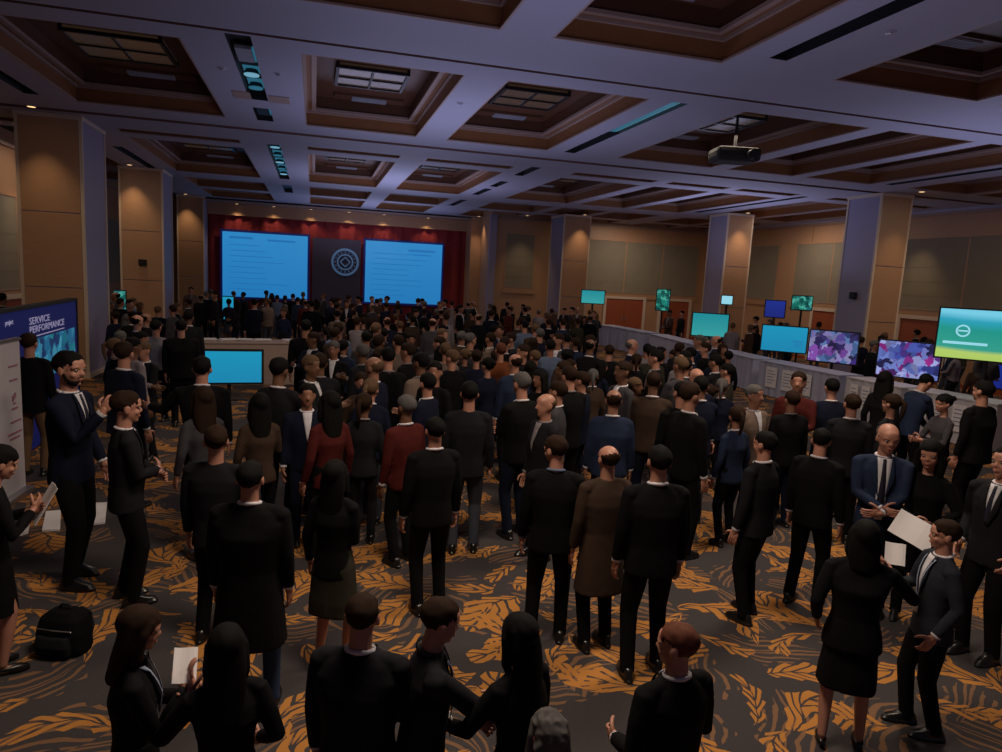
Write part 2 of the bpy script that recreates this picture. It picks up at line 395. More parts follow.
def lantern(i, j, x0, y0, x1, y1, h2):
    cx, cy = u((x0+x1)/2), u(y0+(y1-y0)*.56)
    a = min(u(x1-x0)*.27, .9); z0 = h2-.12
    where = f'{COFW[i]} coffer of the {ROWN[j]}'
    r = empty('ceiling_lantern', (cx, cy, z0), 0, label=f'square glass lantern in the {where}', cat='ceiling light', group='lanterns in the coffers')
    f = MB()
    f.box(-a, -a, .0, a, -a+.06, .06); f.box(-a, a-.06, 0, a, a, .06); f.box(-a, -a+.06, 0, -a+.06, a-.06, .06); f.box(a-.06, -a+.06, 0, a, a-.06, .06)
    for sx in (-1, 1):
        for sy in (-1, 1): f.box(sx*(a-.03)-.03, sy*(a-.03)-.03, .06, sx*(a-.03)+.03, sy*(a-.03)+.03, .12)
    f.box(-.02, -a+.06, .0, .02, a-.06, .03); f.box(-a+.06, -.02, 0, a-.06, .02, .03)
    f.build('lantern_frame', M_DARKM, r)
    g_ = MB(); g_.box(-a+.06, -a+.06, .03, a-.06, a-.06, .05); 
    for s_ in (-1, 1): g_.box(s_*(a-.03)-.008, -a+.06, .06, s_*(a-.03)+.008, a-.06, .11); g_.box(-a+.06, s_*(a-.03)-.008, .06, a-.06, s_*(a-.03)+.008, .11)
    g_.build('lantern_glass', M_GLASS, r)
    gy = u(y1)-.20-.42
    gr = empty('air_grille', (cx+.1, gy, h2-.06), 0, label=f'pale slatted grille in the {where}', cat='vent', group='air grilles in the coffers')
    q = MB(); q.box(-a*1.1, -.20, 0, a*1.1, .20, .06)
    q.build('grille_frame', M_WOODD, gr)
    q = MB(); q.box(-a*.55, -.15, -.02, a*.55, .15, .0)
    for k in range(6): q.box(-a*.55, -.14+k*.05, -.035, a*.55, -.125+k*.05, -.02)
    q.build('grille_slats', M_GRILLE, gr)
for L in LANT:
    if L[1] in (1, 2, 4): lantern(*L)

# dark slatted vents of the coffer at the right
def wood_wall(name, pts, z0, z1, m, n=None):
    o = MB().quad([(*pts[0], z0), (*pts[1], z0), (*pts[1], z1), (*pts[0], z1)]).build(name, m); return tag(o, kind='structure')

# far wall, stage part
def wall_box(name, x0, y0, x1, y1, z0, z1, m, kind='structure'):
    o = MB().box(x0, y0, z0, x1, y1, z1).build(name, m); return tag(o, kind=kind)
wall_box('wall_stage', u(-2.9), u(12.42), u(2.85), u(12.42)+.2, 0, ZC+.3, M_WOODW)
wall_box('wall_stage_side', u(2.80), u(11.2)-.02, u(2.80)+.22, u(12.42), 0, ZC+.3, M_WOODW)
wall_box('wall_far', u(2.80)+.22, u(11.2), u(X1)+.2, u(11.2)+.2, 0, ZC+.3, M_WOODW)
wall_box('wall_right', u(X1), u(Y0), u(X1)+.2, u(11.2), 0, ZC+.3, M_WOODW)
wall_box('wall_left', u(-2.72)-.2, u(Y0), u(-2.72), u(12.6), 0, ZC+.3, M_WOODW)
# maroon stage drape with folds
m = MB(); n = 150; xa, xb = u(-1.66), u(2.72)
prev = None
for k in range(n+1):
    x = xa+(xb-xa)*k/n; y = u(12.34)-.05*math.sin(k*.9)-.02*math.sin(k*2.3)
    c = (m.bm.verts.new((x, y, 0)), m.bm.verts.new((x, y, zu(.77))))
    if prev: m.bm.faces.new((prev[0], c[0], c[1], prev[1]))
    prev = c
o = m.build('stage_drape', M_MAROON, smooth=True)
tag(o, 'wide maroon drape covering the far wall behind the stage screens', 'curtain')
# wooden soffit with downlights above the drape
o = wall_box('trim_1', u(-1.66), u(12.29), u(2.74), u(12.42), zu(.765), zu(.95), M_WOODW)
o = wall_box('trim_2', u(-1.68), u(12.0), u(2.74), u(12.42), zu(.95), zu(.975), M_TAN)
def downlight(x, y, z, label, group, power=14, blend=.7, size=1.5):
    r = empty('downlight', (x, y, z), 0, label=label, cat='ceiling light', group=group)
    b = MB()
    seg = 18
    for k in range(seg):
        a0, a1 = 2*PI*k/seg, 2*PI*(k+1)/seg
        for (ra, za), (rb, zb) in (((.085, 0), (.11, 0)), ((.11, 0), (.11, .02)), ((.085, 0), (.075, .05))):
            b.quad([(ra*math.cos(a0), ra*math.sin(a0), -za-.02), (ra*math.cos(a1), ra*math.sin(a1), -za-.02), (rb*math.cos(a1), rb*math.sin(a1), zb-.02), (rb*math.cos(a0), rb*math.sin(a0), zb-.02)])
    b.build('bezel', M_CHROME, r)
    MB().cyl((0, 0, -.018), (0, 0, -.008), .08, .08, 16).build('lens', M_LAMPW, r)
    L = bpy.data.lights.new('downlight_beam', 'SPOT'); L.energy = power; L.color = (1, .70, .40); L.spot_size = size; L.spot_blend = blend; L.shadow_soft_size = .06
    lo = bpy.data.objects.new('downlight_beam', L); COL.objects.link(lo); lo.parent = r; lo.location = (0, 0, -.04)
    return r
for k, (px, py) in enumerate([(237, 204), (274, 207), (311, 210), (349, 212), (384, 215), (428, 218)]):
    d = ray(px, py); x = d.x/d.y*u(12.2)
    downlight(x, u(12.17), zu(.945), f'warm downlight over the stage screens, {ordw[k]} of six from the left columns', 'downlights over the stage', power=70, size=1.7)

# stage screens
def stage_screen(x0, x1, z0, z1, label, titles):
    y = u(12.34)-.16
    r = empty('projection_screen', ((x0+x1)/2, y, z0), 0, label=label, cat='screen')
    w, h = (x1-x0)/2, z1-z0
    MB().box(-w-.12, 0, -.12, w+.12, .06, h+.12).build('screen_border', M_NAVYP, r)
    for sx in (-1, 1): MB().box(sx*w*.8-.06, .0, .62-z0, sx*w*.8+.06, .06, -.12).box(sx*w*.8-.2, -.15, .60-z0+.002, sx*w*.8+.2, .06, .63-z0).build('screen_support', M_DARKM, r)
    MB().box(-w, -.02, 0, w, 0, h).build('screen_surface', M_SCRBLUE, r)
    t = MB()
    random.seed(int(x0*10)+77)
    for (a, b, zz, th) in titles: t.box(-w+a*2*w, -.03, zz*h, -w+b*2*w, -.02, zz*h+th)
    for k in range(9):
        zz = .80-k*.085; a = .08+.02*(k % 2); b = a+random.uniform(.35, .75)
        t.box(-w+a*2*w, -.03, zz*h, -w+b*2*w, -.02, zz*h+.035)
    t.build('slide_text', M_SCRTXT, r)
    return r
zt, zb_ = zu(.50), zu(-.55)
stage_screen(u(-1.44), u(-.10), zb_, zt, 'large blue projection screen nearer the left columns showing lines of text', [(.08, .35, .90, .12), (.52, .85, .885, .10)])
stage_screen(u(.86), u(2.19), zb_, zt, 'large blue projection screen on the stage nearer the right wall corner', [(.55, .9, .86, .12), (.6, .85, .80, .06)])
# banner with the round emblem between them
r = empty('stage_banner', (u(.38), u(12.34)-.14, zb_), 0, label='dark violet banner with a round line emblem between the two stage screens', cat='banner')
M_VIO = mat('violet_banner_cloth', (.06, .055, .11), .8, var=.1)
MB().box(-u(.40), 0, .602-zb_, u(.40), .05, u(1.04)).build('banner_cloth', M_VIO, r)
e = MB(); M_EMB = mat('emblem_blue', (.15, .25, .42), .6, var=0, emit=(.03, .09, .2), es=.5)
zc, xc = zu(.11)-zb_, u(.14)
def annulus(m, cx, cz, ra, rb, y0, y1, seg=40, mi=0):
    for k in range(seg):
        a0, a1 = 2*PI*k/seg, 2*PI*(k+1)/seg
        P = lambda r_, a, y: (cx+r_*math.cos(a), y, cz+r_*math.sin(a))
        m.quad([P(ra, a0, y0), P(rb, a0, y0), P(rb, a1, y0), P(ra, a1, y0)], mi)
        m.quad([P(rb, a0, y0), P(rb, a0, y1), P(rb, a1, y1), P(rb, a1, y0)], mi)
        m.quad([P(ra, a0, y0), P(ra, a0, y1), P(ra, a1, y1), P(ra, a1, y0)], mi)
annulus(e, xc, zc, .62, .74, -.02, 0); annulus(e, xc, zc, .36, .44, -.02, 0)
for k in range(4):       # diamond strokes in the middle
    a0, a1 = PI/2*k, PI/2*(k+1)
    e.tube([(xc+.26*math.cos(a0), -.01, zc+.26*math.sin(a0)), (xc+.26*math.cos(a1), -.01, zc+.26*math.sin(a1))], .03, 6, caps=False)
for k in range(16):
    a = 2*PI*k/16; e.box(xc+.53*math.cos(a)-.03, -.02, zc+.53*math.sin(a)-.03, xc+.53*math.cos(a)+.03, 0, zc+.53*math.sin(a)+.03)
e.build('round_emblem', M_EMB, r)
# stage platform
o = MB().box(u(-1.5), u(11.0), 0, u(2.3), u(12.31), .6).box(u(-1.5), u(11.0)-.03, .55, u(2.3), u(11.0), .62).build('stage_platform', mat('stage_skirt', (.012, .012, .016), .8))
tag(o, 'low black stage platform below the blue screens', 'stage')

# shades / windows / doors on right wall
wn = [0]
def window(axis, fixed, a0, a1, z0, z1, npan, sgn):
    """shaded window: panels of roller shade in a wooden frame. axis 'x': wall at X=fixed running along Y"""
    wn[0] += 1
    m = MB(); w = (a1-a0)/npan; t = MB(); e_ = MB()
    for k in range(npan):
        b0, b1 = a0+k*w+.03, a0+(k+1)*w-.03
        def bx(mm, p0, p1, d0, d1, q0, q1):
            if axis == 'x': mm.box(min(fixed+sgn*d0, fixed+sgn*d1), p0, q0, max(fixed+sgn*d0, fixed+sgn*d1), p1, q1)
            else: mm.box(p0, min(fixed+sgn*d0, fixed+sgn*d1), q0, p1, max(fixed+sgn*d0, fixed+sgn*d1), q1)
        bx(m, b0, b1, .0, .03, z0, z1)
        for q in range(1, 5):
            zz = z0+(z1-z0)*q/5; bx(m, b0, b1, .03, .036, zz, zz+.02)
        bx(e_, b0, b1, .03, .06, z0, z0+.04)
    bx(t, a0-.1, a1+.1, 0, .07, z0-.28, z0-.02); bx(t, a0-.1, a1+.1, 0, .05, z1, z1+.08)
    for k in range(npan+1): bx(t, a0+k*w-.03, a0+k*w+.03, 0, .035, z0, z1)
    r = MB().box(0, 0, 0, .001, .001, .001)
    r = m.build(f'window_{wn[0]}', M_SHADE); tag(r, kind='structure')
    t.build('window_frame', M_WOODW if True else M_TAN, r); e_.build('shade_bar', M_TAN, r)
for k, (a, b) in enumerate(((2.2, 4.2), (4.35, 6.85), (7.3, 8.8), (9.2, 10.9))):
    window('x', u(X1), u(a), u(b), zu(-.13), zu(.69), 3 if b-a > 1.8 else 2, -1)
window('y', u(11.2), u(4.5), u(6.62), zu(-.17), zu(.71), 3, -1)
window('y', u(11.2), u(3.05), u(3.55), zu(-.17), zu(.71), 1, -1)
for k, (a, b) in enumerate(((3.5, 5.3), (6.7, 8.6), (9.4, 11.8))):
    window('x', u(-2.72), u(a), u(b), zu(-.36), zu(.5), 2, 1)
dn = [0]
def door(axis, fixed, a0, a1, top, sgn):
    dn[0] += 1
    def bx(mm, p0, p1, d0, d1, q0, q1, mi=0):
        if axis == 'x': mm.box(min(fixed+sgn*d0, fixed+sgn*d1), p0, q0, max(fixed+sgn*d0, fixed+sgn*d1), p1, q1, mi)
        else: mm.box(p0, min(fixed+sgn*d0, fixed+sgn*d1), q0, p1, max(fixed+sgn*d0, fixed+sgn*d1), q1, mi)
    m = MB(); bx(m, a0, (a0+a1)/2-.004, 0, .05, 0.01, top); bx(m, (a0+a1)/2+.004, a1, 0, .05, 0.01, top)
    r = m.build(f'door_{dn[0]}', M_RUST); tag(r, kind='structure')
    f = MB(); bx(f, a0-.16, a0, 0, .09, 0, top+.14); bx(f, a1, a1+.16, 0, .09, 0, top+.14); bx(f, a0, a1, 0, .09, top, top+.14)
    f.build('door_frame', M_EDGE, r)
    h = MB(); c = (a0+a1)/2
    for s_ in (-1, 1): bx(h, c+s_*.10-.015, c+s_*.10+.015, .05, .10, .95, 1.25)
    h.build('door_handle', M_CHROME, r)
door('x', u(X1), u(6.15), u(6.78), zu(-.235), -1); door('x', u(X1), u(4.9), u(5.5), zu(-.235), -1); door('x', u(X1), u(7.6), u(8.3), zu(-.235), -1)
door('y', u(11.2), u(4.9), u(5.6), zu(-.27), -1); door('y', u(11.2), u(5.95), u(6.5), zu(-.27), -1)
door('x', u(-2.72), u(7.0), u(7.9), zu(-.44), 1)
# veneer panel joints, dado and cornice
tn = [2]
def trim(x0, y0, z0, x1, y1, z1, m=None):
    tn[0] += 1
    return tag(MB().box(x0, y0, z0, x1, y1, z1).build(f'trim_{tn[0]}', m or M_TAN), kind='structure')
trim(u(X1)-.10, u(Y0), zu(.94), u(X1), u(11.2), zu(.97)); trim(u(X1)-.18, u(Y0), zu(.97), u(X1), u(11.2), zu(1.0), M_SOFF)
trim(u(2.9), u(11.2)-.10, zu(.94), u(X1), u(11.2), zu(.97)); trim(u(-2.72), u(Y0), zu(.94), u(-2.72)+.1, u(12.4), zu(.97))
for k in range(6): trim(u(X1)-.012, u(2.5+k*1.5), zu(.70), u(X1)-.002, u(2.5+k*1.5)+.02, zu(.94), M_GROOVE)
for nm, a in (('baseboard_right', (u(X1)-.03, u(Y0), 0, u(X1), u(11.2), .15)), ('baseboard_far', (u(2.9), u(11.2)-.03, 0, u(X1), u(11.2), .15)), ('baseboard_left', (u(-2.72), u(Y0), 0, u(-2.72)+.03, u(12.4), .15))):
    tag(MB().box(*a).build(nm, M_RUST), kind='structure')

# columns
def column(x0, y0, x1, y1, label, sidex, fixture=None):
    """sidex: -1 painted face on the low-x side, +1 on the high-x side"""
    X_0, Y_0, X_1, Y_1 = u(x0), u(y0), u(x1), u(y1)
    r = empty('column', ((X_0+X_1)/2, (Y_0+Y_1)/2, 0), 0, label=label, cat='column', group=None)
    w, d = (X_1-X_0)/2, (Y_1-Y_0)/2
    m = MB().box(-w+.02, -d+.02, 0, w-.02, d-.02, ZC-.001)
    m.build('column_core', M_COLS, r)
    p = MB(); g_ = .012
    zz = [0.12, 2.2, zu(.30), ZC-.03]
    for a, b in zip(zz, zz[1:]):
        p.box(-w+.07, -d-.01, a+g_, w-.07, -d+.02, b-g_); p.box(-w+.07, d-.02, a+g_, w-.07, d+.01, b-g_)
        if sidex > 0: p.box(-w-.01, -d+.07, a+g_, -w+.02, d-.07, b-g_)
        else: p.box(w-.02, -d+.07, a+g_, w+.01, d-.07, b-g_)
    p.build('veneer_panel', M_WOODW, r)
    c = MB()
    for sx in (-1, 1):
        for sy in (-1, 1): c.box(sx*(w-.03)-.035, sy*(d-.03)-.035, 0, sx*(w-.03)+.035, sy*(d-.03)+.035, ZC-.002)
    c.box(-w-.02, -d-.02, 0, w+.02, d+.02, .12); c.box(-w-.02, -d-.02, ZC-.10, w+.02, d+.02, ZC-.003)
    c.build('corner_trim', M_EDGE, r)
    return r
column(-2.08, 5.9, -1.65, 6.5, 'nearest column on the left with tan veneer front and lilac side face', 1)
column(-2.10, 8.75, -1.65, 9.3, 'second column behind the nearest left one, with a small dark wall box', 1)
column(-2.05, 11.9, -1.66, 12.38, 'third column at the left end of the stage wall', 1)
column(5.29, 5.7, 5.66, 6.15, 'large column at the right with lilac side face beside the television screens', -1)
column(5.29, 8.3, 5.68, 8.75, 'second column behind the large right one', -1)
column(3.68, 10.2, 4.12, 10.8, 'slender column before the far wall with lilac left face', -1)
def wall_box_speaker(x, y, z, rz, label):
    r = empty('wall_speaker', (x, y, z), rz, label=label, cat='speaker')
    MB().box(-.13, -.09, -.11, .13, 0, .11, bev=.015).build('speaker_body', M_BLACK, r)
    MB().box(-.11, -.10, -.09, .11, -.09, .09).build('speaker_grille', M_DARKM, r)
wall_box_speaker(u(-1.87), u(8.75)-.01, zu(-.05), 0, 'small dark box mounted on the front of the second left column')
wall_box_speaker(u(5.29)-.01, u(5.9), zu(.0), -PI/2, 'small dark box mounted on the lilac side of the large right column')
# pilaster at the stage corner
o = tag(MB().box(u(2.62), u(11.95), 0, u(2.80), u(12.4), ZC-.01).build('trim_90', M_WOODW), kind='structure')
tag(MB().box(u(2.76), u(11.15), 0, u(2.80)+.24, u(11.2)-.02, ZC-.01).build('trim_91', M_COLS), kind='structure')

# warm wall washers above column heads and walls
def washer(x, y, z, label, power=60, size=1.3): return downlight(x, y, z, label, 'downlights along the walls', power, .9, size)
washer(u(-1.95), u(8.6), ZC, 'warm downlight washing the front of the second left column', 130)
washer(u(-1.9), u(11.75), ZC, 'warm downlight washing the front of the third left column', 130)
washer(u(3.95), u(10.05), ZC, 'warm downlight washing the slender column before the far wall', 150)
washer(u(5.48), u(8.15), ZC, 'warm downlight washing the second right column', 170)
washer(u(5.9), u(9.6), ZC, 'warm downlight over the far wall windows near the right corner', 200)
washer(u(2.7), u(11.75), ZC, 'warm downlight at the right end of the stage wall', 110)
washer(u(6.5), u(6.6), ZC, 'warm downlight over the rust red doors right of the large column', 170)
washer(u(6.5), u(4.6), ZC, 'warm downlight over the shaded windows at the right edge', 150)
washer(u(3.3), u(10.9), ZC, 'warm downlight between the stage corner and the slender column', 120)
washer(u(-2.45), u(7.6), ZC, 'warm downlight in the left aisle behind the nearest column', 120)
washer(u(-1.9), u(5.7), ZC, 'warm downlight washing the front of the nearest left column', 90)
washer(u(5.5), u(5.45), ZC, 'warm downlight washing the front of the large right column', 110)

# small things on the soffits
def on_soffit(px, py): return at_z(px, py, ZC)
for k, (px, py, lb) in enumerate(((222, 68, 'left of the near spot lamp slot'), (279, 74, 'right of the near spot lamp slot'), (460, 103, 'on the beam between the two centre coffers'), (889, 32, 'on the beam under the upper right slot'))):
    c = on_soffit(px, py); r = empty('smoke_detector', (c.x, c.y, ZC), 0, label=f'small round detector {lb}', cat='detector', group='soffit detectors')
    MB().cyl((0, 0, -.012), (0, 0, 0), .075, .085, 24).build('detector_base', M_SOFF, r); MB().cyl((0, 0, -.035), (0, 0, -.012), .035, .05, 20).build('detector_head', M_SOFF, r)
for (p0, p1, lb) in (((231, 90), (252, 99), 'left'), ((268, 95), (290, 104), 'right')):
    a, b = on_soffit(*p0), on_soffit(*p1)
    o = MB().box(min(a.x, b.x), min(a.y, b.y), ZC-.012, max(a.x, b.x), max(a.y, b.y), ZC-.001).build('ceiling_tan_patch', M_TAN); tag(o, f'tan patch on the soffit {lb} of the short dark slot', 'panel')  # thin plate standing for a tan, tape-like patch
# black ceiling projector
pc = at_z(735, 147, ZC-.25)
pz = ZC-.25
r = empty('ceiling_projector', (pc.x, pc.y, pz-.2), R(-12), label='black projector hanging from the ceiling before the right coffers', cat='projector')
b = MB().box(-.46, -.34, -.12, .46, .34, .16, bev=.09); b.build('projector_body', M_BLACK, r)
MB().cyl((.22, -.34, .0), (.22, -.43, .0), .10, .085).build('projector_lens', M_DARKM, r)
MB().cyl((0, 0, .14), (0, 0, .19+.25+.6), .03).box(-.12, -.12, .16, .12, .12, .19).build('projector_mount', M_BLACK, r)

# warm lamps in the coffers, plus unseen cool fill lamps added to brighten the ceiling
def area(name, loc, rot, sx, sy, power, col):
    L = bpy.data.lights.new(name, 'AREA'); L.shape = 'RECTANGLE'; L.size = sx; L.size_y = sy; L.energy = power; L.color = col
    o = bpy.data.objects.new(name, L); COL.objects.link(o); o.location = loc; o.rotation_euler = rot; return o
FILL_COOL = (.60, .61, .96)
for (x, y, p) in ((.9, 2.2, 50), (.9, 4.6, 100), (.9, 8, 150), (.9, 11, 100), (4.2, 3.4, 80), (4.4, 7.2, 130)):
    area('ceiling_fill', (u(x), u(y), HC+.35), (PI, 0, 0), 5, 4, p, FILL_COOL)
for (x, y, p) in ((.3, 1.2, 230), (1.8, 2.1, 220), (.3, 4.3, 80), (2.7, 4.3, 75), (-1.0, 4.3, 40), (4.4, 4.3, 60), (.5, 7.8, 65), (3.5, 7.8, 65), (1.2, 10.5, 45), (-2.2, 7.5, 40), (6.2, 4.5, 70), (6.1, 8.2, 90), (5.0, 10.4, 90)):
    area('coffer_lamp', (u(x), u(y), ZC-.02 if (x, y) not in () else ZC), (0, 0, 0), 1.4, 1.4, p, (1, .80, .62))
W = bpy.data.worlds.new('world'); SC.world = W; W.use_nodes = True
W.node_tree.nodes['Background'].inputs[0].default_value = (.35, .34, .55, 1); W.node_tree.nodes['Background'].inputs[1].default_value = .12
SC.view_settings.view_transform = 'Standard'; SC.view_settings.look = 'None'; SC.view_settings.gamma = 1; SC.view_settings.use_curve_mapping = False
SC.view_settings.exposure = 0.0

# ------------------------------------------------------------------ people
M_SKIN = mat('skin_light', (.42, .20, .14), .5, var=.06)
M_SKIN2 = mat('skin_tan', (.29, .135, .088), .5, var=.06)
M_SKIN3 = mat('skin_brown', (.15, .07, .04), .5, var=.06)
M_EYE = mat('eye_white', (.36, .33, .31), .4, var=0); M_IRIS = mat('eye_dark', (.02, .012, .01), .3, var=0)
M_LIP = mat('lips', (.30, .09, .07), .5, var=0)
def cloth(n, c, r=.85): return mat(n, c, r, var=.25, scale=14, bump=.25, spec=.12)
C_BLACK = cloth('black_wool', (.004, .004, .005)); C_CHAR = cloth('charcoal_wool', (.010, .010, .013)); C_NAVY = cloth('navy_wool', (.006, .008, .021))
C_BLUE = cloth('blue_wool', (.015, .024, .055)); C_GREY = cloth('grey_wool', (.045, .043, .050)); C_LIGHT = cloth('pale_shirt_cotton', (.20, .18, .20)); C_WHITE = cloth('white_shirt_cotton', (.58, .57, .62))
C_BEIGE = cloth('beige_cotton', (.15, .11, .09)); C_KHAKI = cloth('khaki_cotton', (.15, .09, .05)); C_JEANS = cloth('blue_denim', (.025, .045, .10)); C_GJEANS = cloth('grey_denim', (.05, .055, .075))
C_RED = cloth('dark_red_knit', (.065, .010, .009)); C_ORANGE = cloth('rust_knit', (.17, .05, .02)); C_SLATE = cloth('slate_wool', (.020, .023, .032)); C_OLIVE = cloth('olive_cotton', (.03, .028, .02)); C_TEAL = cloth('pale_blue_cotton', (.10, .135, .22)); C_BROWN = cloth('brown_tweed', (.045, .028, .02))
C_TIE = cloth('dark_tie', (.02, .02, .035), .5); C_SKIRT = cloth('black_crepe', (.004, .004, .005))
H_BLACK = mat('black_hair', (.0045, .004, .004), .8, var=.3, scale=40, spec=.12); H_BROWN = mat('dark_brown_hair', (.020, .010, .006), .8, var=.3, scale=40, spec=.12)
H_RED = mat('reddish_brown_hair', (.10, .035, .022), .7, var=.3, scale=40, spec=.12); H_GREY = mat('grey_hair', (.085, .08, .08), .8, var=.35, scale=40, spec=.12); H_BLOND = mat('fair_hair', (.10, .06, .035), .8, var=.3, scale=40, spec=.12)
S_SHOE = mat('black_shoe_leather', (.010, .009, .009), .3, var=0)
M_LANY = mat('lanyard_ribbon', (.30, .36, .50), .6, var=0)

def evaluated(me, voxel, smooth=3, fac=.5):
    o = bpy.data.objects.new('tmp', me); COL.objects.link(o)
    r = o.modifiers.new('r', 'REMESH'); r.mode = 'VOXEL'; r.voxel_size = voxel; r.use_smooth_shade = True
    if smooth:
        s = o.modifiers.new('s', 'SMOOTH'); s.factor = fac; s.iterations = smooth
    dg = bpy.context.evaluated_depsgraph_get(); out = bpy.data.meshes.new_from_object(o.evaluated_get(dg))
    bpy.data.objects.remove(o); bpy.data.meshes.remove(me)
    out.materials.clear()
    return out
def ik(a, b, l1, l2, pole):
    a, b = Vector(a), Vector(b); d = b-a; L = d.length
    if L > (l1+l2)*.995: b = a + d*((l1+l2)*.995/L); d = b-a; L = d.length
    t = d.normalized(); x = (l1*l1-l2*l2+L*L)/(2*L); h = math.sqrt(max(0, l1*l1-x*x))
    p = Vector(pole); p = (p-t*p.dot(t)).normalized()
    return a+t*x+p*h, b
def joinm(ms):
    bm = bmesh.new()
    for m_ in ms: bm.from_mesh(m_)
    me = bpy.data.meshes.new('j'); bm.to_mesh(me); bm.free()
    for p in me.polygons: p.use_smooth = True
    return me
def hand(mb, w, d, n, side, curl=.35, seg=7):
    d = Vector(d).normalized(); n = Vector(n); n = (n-d*n.dot(d)).normalized(); lat = d.cross(n).normalized()*side
    rot = Matrix((lat, d, n)).transposed()
    w = Vector(w)
    mb.ell(w+d*.052, (.041, .055, .017), rot, 12, 8)
    mb.ell(w+d*.035+lat*.02+n*.006, (.020, .034, .017), rot, 8, 6)
    mb.tube([w-d*.05, w-d*.01, w+d*.03], [.028, .025, .026], 10)
    for off, L, k in ((.030, .070, 0), (.010, .078, .04), (-.011, .072, .10), (-.030, .056, .16)):
        p = w+d*.094+lat*off; pts = [p-d*.02]; ang = curl*.5
        pts.append(p)
        for q in range(3):
            dd = (d*math.cos(ang)+n*math.sin(ang)) + lat*off*.8
            p = p+dd.normalized()*L*(.45, .31, .24)[q]; pts.append(p); ang += curl*(1.1+k)
        mb.tube(pts, [.0095, .0098, .0090, .0084, .0070], seg)
    p = w+d*.022+lat*.032; pts = [p-lat*.012]
    for q, (a, b, c) in enumerate(((.55, .80, .25), (.75, .50, .35+curl*.4), (.85, .15, .4+curl*.6))):
        p = p+(d*a+lat*b+n*c).normalized()*(.038, .032, .026)[q]; pts.append(p)
    mb.tube(pts, [.012, .0115, .0105, .0085], seg)

